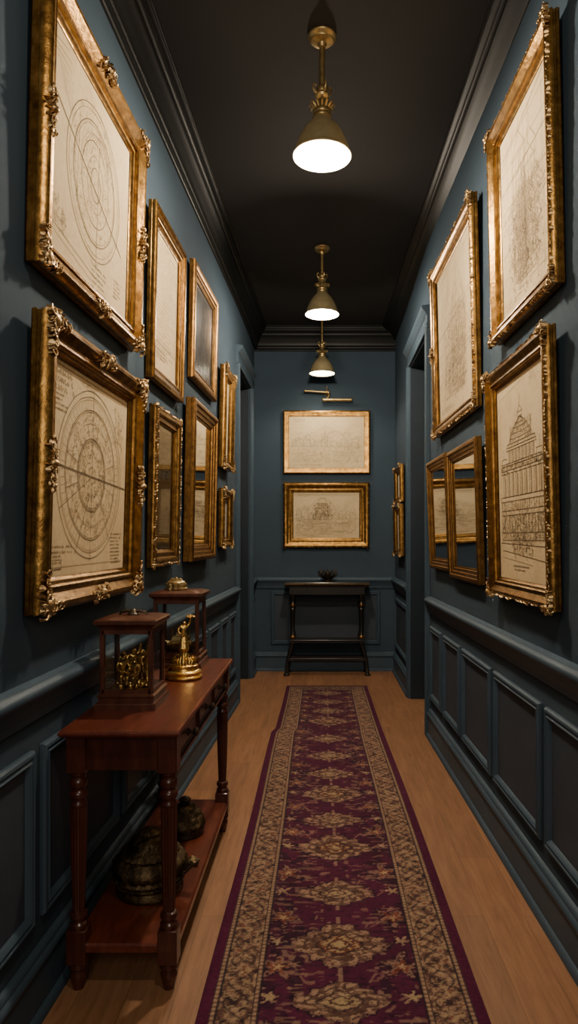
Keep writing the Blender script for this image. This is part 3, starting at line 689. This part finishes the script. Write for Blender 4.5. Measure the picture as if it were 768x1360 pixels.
# ------------------------------------------------------------------ display cases
def display_case(label,x0,x1,y0,y1,h,lidorn):
    root=thing('display_case',label,'display case',((x0+x1)/2,(y0+y1)/2,TZ),group='glass display cases on the console')
    ax,ay=(x1-x0)/2,(y1-y0)/2
    m=MB(); m.loft([rect_ring(ax,ay,0),rect_ring(ax,ay,.020),rect_ring(ax-.002,ay-.002,.024),rect_ring(ax-.010,ay-.010,.026),rect_ring(ax-.010,ay-.010,.042),rect_ring(ax-.006,ay-.006,.045),rect_ring(ax-.006,ay-.006,.050),rect_ring(ax-.013,ay-.013,.056)])
    m.build('plinth',M['case_wood'],root,20)
    px,py=ax-.022,ay-.022; p=.0085; zt=h-.045
    po=None
    for sx in (-1,1):
        for sy in (-1,1):
            if po is None: po=MB().bbox(-p,p,-p,p,.056,zt,.002).build('post',M['case_wood'],root,20); o=po
            else: o=po.copy(); col.objects.link(o); o.parent=root
            o.location=(sx*px,sy*py,0)
    for z0,z1 in ((.056,.070),(zt-.014,zt+.002)):
        rb=MB(); rb.box(-px,px,-py-p,-py+p,z0,z1); rb.box(-px,px,py-p,py+p,z0,z1); rb.box(-px-p,-px+p,-py,py,z0,z1); rb.box(px-p,px+p,-py,py,z0,z1)
        rb.build('glazing_rail',M['case_wood'],root,20)
    gi=MB(); e=.0012
    for i,(a,b) in enumerate((((-px+p,-py),(px-p,-py)),((-px+p,py),(px-p,py)),((-px,-py+p),(-px,py-p)),((px,-py+p),(px,py-p)))):
        MB().add([(a[0],a[1],.070),(b[0],b[1],.070),(b[0],b[1],zt-.014),(a[0],a[1],zt-.014)],[(0,1,2,3)]).build('pane',M['glass'],root,0)
    l=MB(); l.loft([rect_ring(ax-.016,ay-.016,zt),rect_ring(ax-.012,ay-.012,zt+.010),rect_ring(ax-.002,ay-.002,zt+.018),rect_ring(ax+.003,ay+.003,zt+.022),rect_ring(ax+.003,ay+.003,zt+.034),rect_ring(ax,ay,zt+.037),rect_ring(ax-.03,ay-.03,zt+.045)])
    l.build('lid',M['case_wood'],root,20)
    if lidorn=='handle':
        hm=MB(); z=h
        hm.tube([(-.05,0,z-.002),(-.045,0,z+.010),(-.02,0,z+.015),(0,0,z+.012),(.02,0,z+.015),(.045,0,z+.010),(.05,0,z-.002)],lambda t:.004+.003*math.sin(PI*t),8)
        hm.lathe([(.022,z-.002),(.022,z+.004),(.014,z+.010),(.010,z+.018),(.004,z+.022),(.001,z+.023)],20)
        hm.build('handle',M['dark_iron'],root)
    return root
display_case('nearer glass display case with dark wood frame and gold figure group inside',-.800,-.585,2.378,2.593,.325,'handle')
display_case('farther glass display case with brass trinket stack on its lid',-.800,-.562,3.140,3.372,.358,None)
zl=TZ+.358
t=thing('trinket_box','small tiered brass trinket box on lid of farther display case','ornament',(-.70,3.25,zl))
def star(r,n=12,d=.08): return lambda a,z:1+d*math.cos(n*a)
MB().lathe([(.040,0),(.046,.003),(.046,.010),(.040,.013),(.040,.020),(.044,.023),(.044,.031),(.036,.034)],40,flute=star(1),sx=1.1).build('box_body',M['brass'],t)
m=MB().lathe([(.036,.033),(.040,.036),(.034,.043),(.018,.046),(.010,.050),(.002,.052)],32,sx=1.1); m.ball((0,0,.053),.008); m.tube([(-.03,0,.044),(-.02,0,.054),(-.008,0,.05)],.004,8); m.tube([(.03,0,.044),(.02,0,.054),(.008,0,.05)],.004,8); m.build('box_lid',M['brass'],t)

# ------------------------------------------------------------------ small gilt sculptures
def skinned(name, pts, edges, rad, m, parent, loc=(0,0,0), rotz=0, root=0, scale=1, fat=1.15):
    rad=[r*fat for r in rad]
    me=bpy.data.meshes.new(name); me.from_pydata([tuple(c*scale for c in p) for p in pts],edges,[]); me.materials.append(m)
    o=link(name,me,parent,loc); o.rotation_euler=(0,0,rotz)
    md=o.modifiers.new('Skin','SKIN'); md.use_smooth_shade=True
    me.skin_vertices.new() if not me.skin_vertices else None
    for i,r in enumerate(rad):
        sv=me.skin_vertices[0].data[i]; sv.radius=(r*scale,r*scale); sv.use_root=(i==root)
    s=o.modifiers.new('Sub','SUBSURF'); s.levels=2; s.render_levels=2
    return o
# body template, height 1.0: pelvis, chest, neck, head, arms, legs
def body(armL, armR, legL, legR, headtilt=(0,0)):
    pts=[(0,0,.50),(0,0,.60),(0,0,.72),(0,0,.80),(0,0,.845),(headtilt[0],headtilt[1],.90),(headtilt[0]*1.3,headtilt[1]*1.3,.955)]
    rad=[.085,.075,.095,.07,.035,.058,.048]
    ed=[(i,i+1) for i in range(6)]
    for side,arm in ((-1,armL),(1,armR)):
        b=len(pts); pts.append((side*.12,0,.78)); rad.append(.042); ed.append((3,b))
        for i,p in enumerate(arm): pts.append(p); rad.append([.034,.028,.024,.02][i]); ed.append((b+i,b+i+1))
    for side,leg in ((-1,legL),(1,legR)):
        b=len(pts); pts.append((side*.06,0,.45)); rad.append(.065); ed.append((0,b))
        for i,p in enumerate(leg): pts.append(p); rad.append([.052,.036,.03][i]); ed.append((b+i,b+i+1))
    return pts,ed,rad
stand=body([(-.20,-.02,.66),(-.16,-.10,.55),(-.10,-.14,.55)],[(.20,0,.90),(.22,-.04,1.05),(.23,-.05,1.12)],[(-.07,-.02,.26),(-.07,0,.04),(-.08,-.07,.02)],[(.08,.01,.26),(.09,.03,.04),(.09,-.04,.02)],(.02,-.02))
seat=body([(-.18,-.06,.64),(-.13,-.18,.55),(-.07,-.22,.55)],[(.19,-.05,.64),(.20,-.18,.58),(.16,-.25,.60)],[(-.10,-.26,.46),(-.10,-.26,.22),(-.10,-.34,.20)],[(.11,-.25,.46),(.12,-.24,.22),(.12,-.32,.20)],(.0,-.03))
# figure group inside the nearer case
fx,fy,fz=-.690,2.486,TZ+.056
t=thing('figure_group','gold sculpture of clustered figures inside nearer glass case','sculpture',(fx,fy,fz))
bm_=MB(); bm_.loft([rect_ring(.074,.072,0),rect_ring(.074,.072,.008),rect_ring(.070,.068,.011)])
q=random.Random(4)
for k in range(46):
    bm_.ball((q.uniform(-.055,.055),q.uniform(-.05,.05),q.uniform(.012,.030)),q.uniform(.008,.018),q.uniform(.008,.018),q.uniform(.006,.018),8,5)
bm_.build('rocky_base',M['gold'],t,50)
for i,(b_,x,y,z,s,rz) in enumerate(((seat,-.034,-.026,.002,.125,.5),(seat,.014,-.034,-.002,.120,-.4),(stand,.026,.006,.024,.122,-.2),(stand,-.010,.026,.030,.115,.3),(seat,-.046,.016,.030,.105,.9))):
    skinned('figure',b_[0],b_[1],b_[2],M['gold'],t,(x,y,z),rz,scale=s,fat=1.35)
m=MB()
for x,y,h_ in ((.052,-.010,.135),(.052,.034,.125)):
    m.lathe([(.014,.01),(.016,.02),(.011,.03),(.010,h_-.014),(.016,h_-.008),(.017,h_)],16,Matrix.Translation((x,y,0)))
for k in range(14):
    a=q.uniform(0,6.28); x,y=q.uniform(-.05,.05),q.uniform(-.04,.04); z=q.uniform(.03,.075)
    m.tube([(x,y,z),(x+.012*math.cos(a),y+.012*math.sin(a),z+.012),(x+.022*math.cos(a),y+.022*math.sin(a),z+.006)],lambda t:.005*(1-.6*t),6)
m.build('drapery',M['gold'],t,60)
# statuette on stepped oval plinth between the cases
sx_,sy_=-.598,2.93
t=thing('statuette','gold statuette with raised arm on stepped oval base between glass cases','statuette',(sx_,sy_,TZ))
MB().lathe([(.070,0),(.078,.003),(.080,.010),(.076,.016),(.072,.018),(.074,.024),(.076,.030),(.072,.036),(.060,.040),(.058,.046),(.060,.050),(.060,.058),(.052,.062),(.048,.066)],56,sx=1.0,sy=.92).build('stepped_base',M['gold'],t,40)
MB().lathe([(.030,.064),(.032,.070),(.026,.078),(.022,.088),(.018,.110),(.017,.118),(.022,.124),(.022,.130)],24,flute=lambda a,z:1+.06*math.cos(8*a)).build('pedestal',M['gold'],t,50)
m=MB(); q=random.Random(9)
for k in range(22):
    a=2*PI*k/22; x,y=.045*math.cos(a),.041*math.sin(a)
    m.tube([(x,y,.062),(x*1.1,y*1.1,.078+q.uniform(0,.012)),(x*.8,y*.8,.088+q.uniform(0,.012))],lambda t:.007*(1-.5*t),6)
m.tube([(-.075,-.01,.030),(-.05,-.03,.060),(-.02,-.035,.068)],.006,8)
m.build('leaf_mount',M['gold'],t,60)
skinned('figure',stand[0],stand[1],stand[2],M['gold'],t,(0,0,.126),.3,scale=.125)
m=MB(); 
m.lathe([(.012,.128),(.020,.130),(.017,.150),(.012,.185),(.010,.195)],20,Matrix.Translation((0,.004,0)),flute=lambda a,z:1+.12*math.cos(7*a)); m.build('robe',M['gold'],t,60)
m=MB()
for k in range(9):
    a=2*PI*k/9; m.tube([(.029,-.006,.262),(.029+.012*math.cos(a),-.006+.012*math.sin(a),.272),(.029+.02*math.cos(a),-.006+.02*math.sin(a),.266)],lambda t:.005*(1-.5*t),6)
m.ball((.029,-.006,.268),.009); m.build('flower_torch',M['gold'],t,60)
# model inside the farther case
t=thing('model_ship','brass model of low decked vessel inside farther glass case','model',(-.681,3.256,TZ+.056))
m=MB(); rings=[]
for k in range(9):
    u=-1+2*k/8; wd=.050*(1-abs(u)**2.5)+.004; x=.074*u; zz=.020*abs(u)**2
    rings.append([(x,-wd,.040+zz),(x,-wd*.8,.018+zz*.6),(x,0,.008+zz*.5),(x,wd*.8,.018+zz*.6),(x,wd,.040+zz)])
m.loft(rings); m.build('hull',M['brass'],t,50)
m=MB(); m.loft([rect_ring(.050,.030,.038),rect_ring(.048,.028,.058),rect_ring(.040,.024,.060),rect_ring(.036,.020,.078),rect_ring(.020,.014,.080),rect_ring(.018,.012,.094)]); m.build('deckhouse',M['brass'],t,30)
m=MB()
for x in (-.04,-.012,.016,.044): m.tube([(x,0,.05),(x,0,.125-.3*abs(x))],.0032,6); m.tube([(x,-.02,.095-.2*abs(x)),(x,.02,.095-.2*abs(x))],.0022,6)
for k in range(12): m.ball((-.055+.01*k,-.035+.0,.046),.005,.005,.009,8,5)
m.build('rigging',M['gold'],t,50)
MB().box(-.066,.066,-.03,.03,0,.012).build('cradle',M['case_wood'],t,0)

# ------------------------------------------------------------------ bronze vessels on the console's low shelf
def knobby(seed,amp,fa,fz):
    q=random.Random(seed); ph=[q.uniform(0,6.28) for _ in range(6)]
    def f(a,z): return 1+amp*(math.sin(fa*a+ph[0]+z*fz)*.5+math.sin(fa*1.7*a+ph[1]-z*fz*1.6)*.35+math.sin(fa*2.9*a+ph[2]+z*fz*2.7)*.3)
    return f
SZ=.150
t=thing('carved_urn','large squat bronze urn with carved bands on the low shelf','urn',(-.640,2.52,SZ)); t.scale=(1.16,1.16,1.0)
MB().lathe([(.095,0),(.104,.004),(.106,.014),(.103,.034),(.108,.040),(.110,.046),(.106,.052)],72,sx=1.0,sy=1.05,flute=lambda a,z:1+.008*math.cos(24*a)).build('foot_band',M['bronze'],t,40)
MB().lathe([(.104,.050),(.114,.058),(.116,.066),(.109,.072),(.111,.080),(.116,.092),(.116,.106),(.109,.120),(.098,.132),(.090,.138)],96,sx=1.0,sy=1.05,flute=knobby(3,.040,22,160)).build('urn_body',M['bronze'],t,60)
MB().lathe([(.090,.136),(.094,.142),(.084,.154),(.066,.170),(.060,.176),(.062,.182),(.046,.196),(.034,.202),(.036,.210),(.022,.222),(.004,.226)],80,sx=1.0,sy=1.05,flute=knobby(5,.045,19,190)).build('urn_lid',M['bronze'],t,60)
m=MB(); m.tube([(.100,-.02,.070),(.118,-.02,.085),(.128,-.02,.105),(.140,-.02,.118),(.152,-.02,.112),(.148,-.02,.098),(.138,-.02,.100)],lambda u:.017-.006*u,10)
for k in range(7): m.ball((.112+.006*k,-.03,.075+.006*k),.010,.010,.008,8,5)
m.build('scroll_handle',M['bronze'],t,60)
t=thing('domed_vessel','smaller domed bronze vessel with dark knob behind the squat urn','vessel',(-.605,2.99,SZ))
MB().lathe([(.076,0),(.082,.005),(.080,.020),(.086,.026),(.087,.034)],64,flute=lambda a,z:1+.006*math.cos(20*a)).build('foot_band',M['dark_iron'],t,40)
MB().lathe([(.084,.033),(.088,.044),(.086,.054),(.080,.060),(.081,.070),(.074,.082),(.068,.088),(.068,.096),(.056,.108),(.046,.114),(.044,.120),(.030,.128)],96,flute=knobby(8,.040,21,170)).build('vessel_body',M['bronze'],t,60)
MB().lathe([(.026,.126),(.028,.132),(.018,.137),(.024,.143),(.026,.150),(.018,.158),(.002,.161)],28).build('knob',M['dark_iron'],t)

# ------------------------------------------------------------------ dark console at the end wall
DX0,DX1,DY0,DY1,DZ=-.396,.500,7.12,7.385,.985
cx2=(DX0+DX1)/2; hx2=(DX1-DX0)/2
root=thing('console_table','black-brown turned console table against the end wall','console table',(cx2,(DY0+DY1)/2,0)); hy2=(DY1-DY0)/2
m=MB(); m.loft([rect_ring(hx2-.02,hy2-.02,DZ-.05),rect_ring(hx2-.012,hy2-.012,DZ-.035),rect_ring(hx2,hy2,DZ-.024),rect_ring(hx2,hy2,DZ-.006),rect_ring(hx2-.006,hy2-.006,DZ)]); m.build('tabletop',M['ebony'],root,20)
m=MB(); m.box(-hx2+.05,hx2-.05,-hy2+.03,-hy2+.05,DZ-.13,DZ-.05); m.box(-hx2+.05,hx2-.05,hy2-.05,hy2-.03,DZ-.13,DZ-.05); m.box(-hx2+.05,-hx2+.07,-hy2+.04,hy2-.04,DZ-.13,DZ-.05); m.box(hx2-.07,hx2-.05,-hy2+.04,hy2-.04,DZ-.13,DZ-.05)
m.build('apron',M['ebony'],root,0)
lp=[(.020,.39),(.030,.395),(.032,.41),(.026,.42),(.022,.44),(.016,.46),(.017,.58),(.020,.68),(.026,.70),(.018,.715),(.026,.73),(.030,.75),(.024,.77),(.018,.78),(.024,.80),(.026,.87)]
lp=[(r_,z) for r_,z in lp]
lm=MB(); lm.lathe(lp,28); lm.box(-.026,.026,-.026,.026,.86,DZ-.05)
lm.bbox(-.026,.026,-.026,.026,.335,.395,.004)
lo=None
for s1 in (-1,1):
    for s2 in (-1,1):
        if lo is None: lo=lm.build('leg',M['ebony'],root,35); o=lo
        else: o=lo.copy(); col.objects.link(o); o.parent=root
        o.location=(s1*(hx2-.085),s2*(hy2-.05),0)
        ft=MB(); ft.tube([(s1*(hx2-.085),s2*(hy2-.05),.345),(s1*(hx2-.06),s2*(hy2-.05),.26),(s1*(hx2-.03),s2*(hy2-.04),.16),(s1*(hx2-.025),s2*(hy2-.035),.07),(s1*(hx2-.02),s2*(hy2-.03),.012)],lambda t:.020+.004*math.sin(9*t),10)
        ft.lathe([(.030,0),(.032,.012),(.026,.022),(.02,.03)],18,Matrix.Translation((s1*(hx2-.02),s2*(hy2-.034),0)))
        ft.build('foot',M['ebony'],root,50)
        if s2<0:
            g=MB(); g.lathe([(.027,.732),(.031,.742),(.031,.752),(.025,.762)],24,Matrix.Translation((s1*(hx2-.085),s2*(hy2-.05),0))); g.build('gilt_collar',M['gilt_dark'],root,50); g=MB(); g.lathe([(.029,.395),(.035,.405),(.034,.414),(.026,.424)],24,Matrix.Translation((s1*(hx2-.085),s2*(hy2-.05),0)))
            tg=g.build('gilt_collar',M['gilt_dark'],root,50)
m=MB(); m.bbox(-hx2+.05,hx2-.05,-hy2+.02,hy2-.02,.355,.378,.005); m.build('shelf',M['ebony'],root,20)
m=MB(); m.bbox(-hx2+.02,hx2-.02,-hy2+.03,-hy2+.06,.15,.185,.006); m.build('stretcher',M['ebony'],root,20); m=MB(); m.bbox(-hx2+.02,hx2-.02,hy2-.06,hy2-.03,.15,.185,.006); m.build('stretcher',M['ebony'],root,20)
m=MB(); m.box(-hx2+.004,hx2-.004,-hy2-.0015,-hy2+.004,DZ-.019,DZ-.013); m.build('gilt_line',M['gilt_dark'],root,0)
t=thing('scrolled_bowl','small dark metal bowl with scrolled rim on the end-wall console','bowl',(.06,7.26,DZ))
MB().lathe([(.045,0),(.052,.004),(.046,.012),(.036,.018),(.046,.030),(.070,.048),(.086,.068),(.080,.070),(.050,.05),(.002,.04)],48,flute=lambda a,z:1+.03*math.cos(10*a)).build('bowl_body',M['dark_iron'],t,50)
m=MB()
for k in range(8):
    a=2*PI*k/8; d=Vector((math.cos(a),math.sin(a),0)); m.tube([tuple(d*r_+Vector((0,0,z))) for r_,z in ((.078,.060),(.096,.085),(.094,.112),(.074,.122),(.062,.108),(.072,.098))],lambda u:.010*(1-.4*u),7)
m.ball((0,0,.085),.04,.04,.032); m.build('scroll_rim',M['dark_iron'],t,60)

# ------------------------------------------------------------------ runner rug
def smooth(a,b,x): t=np.clip((x-a)/(b-a),0,1); return t*t*(3-2*t)
def vnoise(x,y,seed=0):
    xi=np.floor(x).astype(np.int64); yi=np.floor(y).astype(np.int64); xf=x-xi; yf=y-yi
    def h(i,j):
        n=(i*374761393+j*668265263+seed*1442695041)&0x7fffffff; n=((n^(n>>13))*1274126177)&0x7fffffff
        return ((n^(n>>16))&0xffff)/65535.
    u=xf*xf*(3-2*xf); v=yf*yf*(3-2*yf)
    return (h(xi,yi)*(1-u)+h(xi+1,yi)*u)*(1-v)+(h(xi,yi+1)*(1-u)+h(xi+1,yi+1)*u)*v
RY0,RY1=.7,6.62
ny=1500; nx=230
ys=np.linspace(RY0,RY1,ny); us=np.linspace(0,1,nx)
def exl(y): return -.374+.024*smooth(5.02,5.16,y)+.004*np.sin(y*2.3)
def exr(y): return .506-.0157*(y-2.02)+.004*np.sin(y*1.9+1)
U,Y=np.meshgrid(us,ys)
XL,XR=exl(Y),exr(Y); X=XL+(XR-XL)*U
hwid=(XR-XL)/2*.98; S=(X-(XL+XR)/2)*.42/((XR-XL)/2)   # normalised so the half width is .42
e=.42-np.abs(S); e=np.minimum(e,(RY1-Y)*.95)
C=lambda r,g,b: np.array([r,g,b])
plum=C(.070,.0105,.033); plum2=C(.100,.015,.048); navy=C(.016,.012,.022); edge=C(.085,.010,.038)
gold=C(.37,.235,.150); tan=C(.275,.155,.108); brown=C(.095,.042,.036); red=C(.20,.045,.025); pale=C(.42,.30,.16)
n1=vnoise(X*9,Y*9,1); n2=vnoise(X*38,Y*60,2); n3=vnoise(X*110,Y*170,3); n4=vnoise(X*70,Y*26,4); n5=vnoise(X*24,Y*22,5)
col_=plum+(plum2-plum)*n1[...,None]
def put(mask,c,a=1.0):
    global col_
    m=(np.clip(mask,0,1)*a)[...,None]; col_=col_*(1-m)+c*m
# dark navy mottling towards the sides of the field
put(((n5>.62)*(np.abs(S)>.12)).astype(float),navy,.55)
n6=vnoise(X*30,Y*120,6); put((n6>.74)*(n5>.40)*(np.abs(S)>.05),tan,.55); put((n6<.2)*(n1>.4),navy,.5); put((n2>.82).astype(float)*(n5>.5),gold,.5); put((n2<.14).astype(float),navy,.5)
# medallions
med=[1.05,1.42,1.78,2.105,2.40,2.747,3.152,3.46,3.816,4.14,4.48,4.87,5.33,5.65,5.96,6.30]
big=[1,0,1,0,1,0,1,0,1,0,0,0,1,0,0,0]
for c,bg in zip(med,big):
    dy=Y-c; dx=S-.0
    a,b=(.185,.145) if bg else (.165,.105)
    ang=np.arctan2(dy/b,dx/a); 
    r=np.abs(dx)/a+np.abs(dy)/b; rr=np.sqrt((dx/a)**2+(dy/b)**2)
    f=.76*r+.28*rr; f=f*(1+.05*np.cos(ang*12)+.20*(n2-.5)+.10*(n3-.5))
    put((f<1.04),navy,.8); put((f<.98),tan); put((f<.90)*(n3>.36),gold); put((f<.74)*(f>.66),brown,.9); put((f<.66)*(n2+.3*n3>.62),brown,.8)
    put((f<.50)*(f>.44),navy,.8); put((f<.44),red if bg else tan,.75); put((f<.40)*(n3>.45),pale,.8); put((f<.26)*(f>.2),brown); put((f<.12),pale)
    put((f<1.0)*(np.cos(ang*12+f*6)>.55)*(f>.5),brown,.7); put((f<.95)*(n3<.25),brown,.8)
    # stem finials above and below
    put((np.abs(dx)<.008)*(np.abs(dy)<b*1.2)*(np.abs(dy)>b*.9),gold,.6)
    for sx in (-1,1):
        # flower sprays beside each medallion and between medallions
        for (ox,oy,rad) in ((.200,.17,.052),(.215,.02,.026)):
            px=S-sx*ox; py=(dy-oy); an=np.arctan2(py,px); q=np.sqrt(px**2+py**2)/rad*(1+.40*np.cos(an*5+c*7)+.5*(n2-.5))
            put((q<1.0),navy,.5); put((q<.80)*(n3>.42),gold if rad<.05 else tan,.85); put((q<.45),red if rad>.05 else pale,.8); put((q<.2),pale)
            lf=np.abs(py-sx*.0-px*.6*(1 if sx>0 else -1)+.012*np.sin(px*60)); put((lf<.007)*(np.abs(px)<.085)*(n2>.5),tan,.6)
        v=np.abs((dy-.16)-sx*(S-sx*.15)*1.2-.02*np.sin(S*70)); put((v<.008)*(np.abs(S-sx*.15)<.07)*(n2>.45),tan,.7)
# border
main=(e>.034)&(e<=.176)
put(main,tan)
s=e-.034
t=Y*2*PI/.105
q_=np.clip((s-.018)/.106,0,1)-.5; mot=.55*np.cos(t)*np.cos(2*PI*q_)+.5*np.cos(2*t)*np.cos(4*PI*q_)+.35*np.cos(t+PI*np.round(Y*8))*np.sin(3*PI*q_)+1.1*(n2-.5)+.8*(n4-.5)+.5*(n3-.5)
inb=main&(s>.020)&(s<.122)
put(inb&(mot>.30),brown,.85); put(inb&(mot>.8),navy,.7); put(inb&(np.abs(mot-.05)<.10),brown,.75); put(inb&(mot<-.25),gold); put(inb&(mot<-.75),red,.7); put(inb&(n3>.72),pale,.55); put(inb&(n3<.20),brown,.65)
zz=np.abs(((Y/.105)%1)-.5)*2; vine=np.abs(np.abs(s-.071)-.036*np.abs(np.cos(t*.5))); put(inb&(vine<.004)&(n2>.4),navy,.7)
for k0,k1 in ((.0,.018),(.124,.142)):
    g=main&(s>k0)&(s<=k1); put(g,gold); put(g&((np.cos(Y*2*PI/.020)+1.2*(n3-.5))>.45),brown,.7)
for l in (.001,.0185,.1235,.141): put(np.abs(s-l)<.0028,navy,.85)
put(e<=.034,edge); put((e<=.034),plum,.45*0+.0)
col_*= (.80+.36*n3+.16*(n4-.5))[...,None]
col_=np.clip(col_,0,1)
Z=.011+.0012*n3
V=np.stack([X,Y,Z],-1).reshape(-1,3)
# skirt
idx=np.arange(nx*ny).reshape(ny,nx)
F=np.stack([idx[:-1,:-1],idx[:-1,1:],idx[1:,1:],idx[1:,:-1]],-1).reshape(-1,4)
per=np.concatenate([idx[0,:],idx[1:,-1],idx[-1,-2::-1],idx[-2:0,0 if False else 0][::1] if False else idx[-2:0:-1,0]])
low=V[per].copy(); low[:,2]=.0005
b0=len(V); V=np.vstack([V,low]); P=len(per)
sk=np.array([[per[(i+1)%P],per[i],b0+i,b0+(i+1)%P] for i in range(P)])
F=np.vstack([F,sk])
me=bpy.data.meshes.new('runner_rug'); me.vertices.add(len(V)); me.vertices.foreach_set('co',V.ravel().astype(np.float32))
me.loops.add(F.size); me.loops.foreach_set('vertex_index',F.ravel().astype(np.int32))
me.polygons.add(len(F)); me.polygons.foreach_set('loop_start',np.arange(0,F.size,4,dtype=np.int32)); 
me.update(calc_edges=True); me.validate()
ca=me.color_attributes.new('weave','FLOAT_COLOR','POINT')
cc=np.ones((len(V),4),np.float32); cc[:nx*ny,:3]=col_.reshape(-1,3); cc[nx*ny:,:3]=edge
ca.data.foreach_set('color',cc.ravel())
m,nt,N,L,b=mat('woven_rug_pile')
at=N.new('ShaderNodeVertexColor'); at.layer_name='weave'
mx=N.new('ShaderNodeMix'); mx.data_type='RGBA'; mx.blend_type='MULTIPLY'; mx.inputs[0].default_value=.7
L.new(at.outputs[0],mx.inputs[6]); L.new(ramp(nt,noise(nt,1,3,coord(nt,(260,420,1))),[(.3,(.62,.6,.58)),(.65,(1.0,1.0,1.0))]),mx.inputs[7]); L.new(mx.outputs[2],b.inputs['Base Color'])
b.inputs['Roughness'].default_value=.95; b.inputs['Specular IOR Level'].default_value=.1; b.inputs['Sheen Weight'].default_value=.06
bump(nt,b,noise(nt,1,2,coord(nt,(260,420,1))),.35,.002)
me.materials.append(m)
tag(link('runner_rug',me),'long plum runner rug with gold medallions and patterned tan borders on floor','rug')

# ------------------------------------------------------------------ lights, world, camera
def lamp(name,kind,loc,energy,c,size,rot=(0,0,0),spot=None):
    d=bpy.data.lights.new(name,kind); d.energy=energy; d.color=c
    if kind=='AREA': d.size=size
    else: d.shadow_soft_size=size
    if spot: d.spot_size=R(spot[0]); d.spot_blend=spot[1]
    o=link(name,d); o.location=loc; o.rotation_euler=rot; return o
warm=(1,.85,.66)
lamp('pendant_bulb','POINT',(0,3.10,3.15),46,warm,.045)
lamp('pendant_bulb','POINT',(0,5.36,3.17),34,warm,.045)
lamp('pendant_bulb','SPOT',(0,6.90,3.12),14,warm,.05,(0,0,0),(150,.5))
lamp('overhead_fill','POINT',(0,.85,3.15),21,warm,.10)  # added fill overhead, out of view; no pendant hangs here
lamp('rear_fill','AREA',(0,-1.3,2.3),14,(1,.88,.74),1.4,(R(76),0,0))  # added soft fill behind the camera, without a fixture
wd=bpy.data.worlds.new('dim_hall'); scn.world=wd; wd.use_nodes=True
wd.node_tree.nodes['Background'].inputs[0].default_value=(.03,.035,.045,1); wd.node_tree.nodes['Background'].inputs[1].default_value=.3
cd=bpy.data.cameras.new('camera'); cam=link('camera',cd); cam.location=(0,0,CAMH); cam.rotation_euler=(PI/2,0,0)
cd.sensor_fit='VERTICAL'; cd.sensor_height=36; cd.sensor_width=36*768/1360; cd.lens=900/1360*36
cd.shift_x=-(428-384)/1360; cd.shift_y=(715-680)/1360; cd.clip_start=.02
scn.camera=cam
scn.view_settings.view_transform='AgX'; scn.view_settings.look='AgX - Base Contrast'; scn.view_settings.exposure=.88
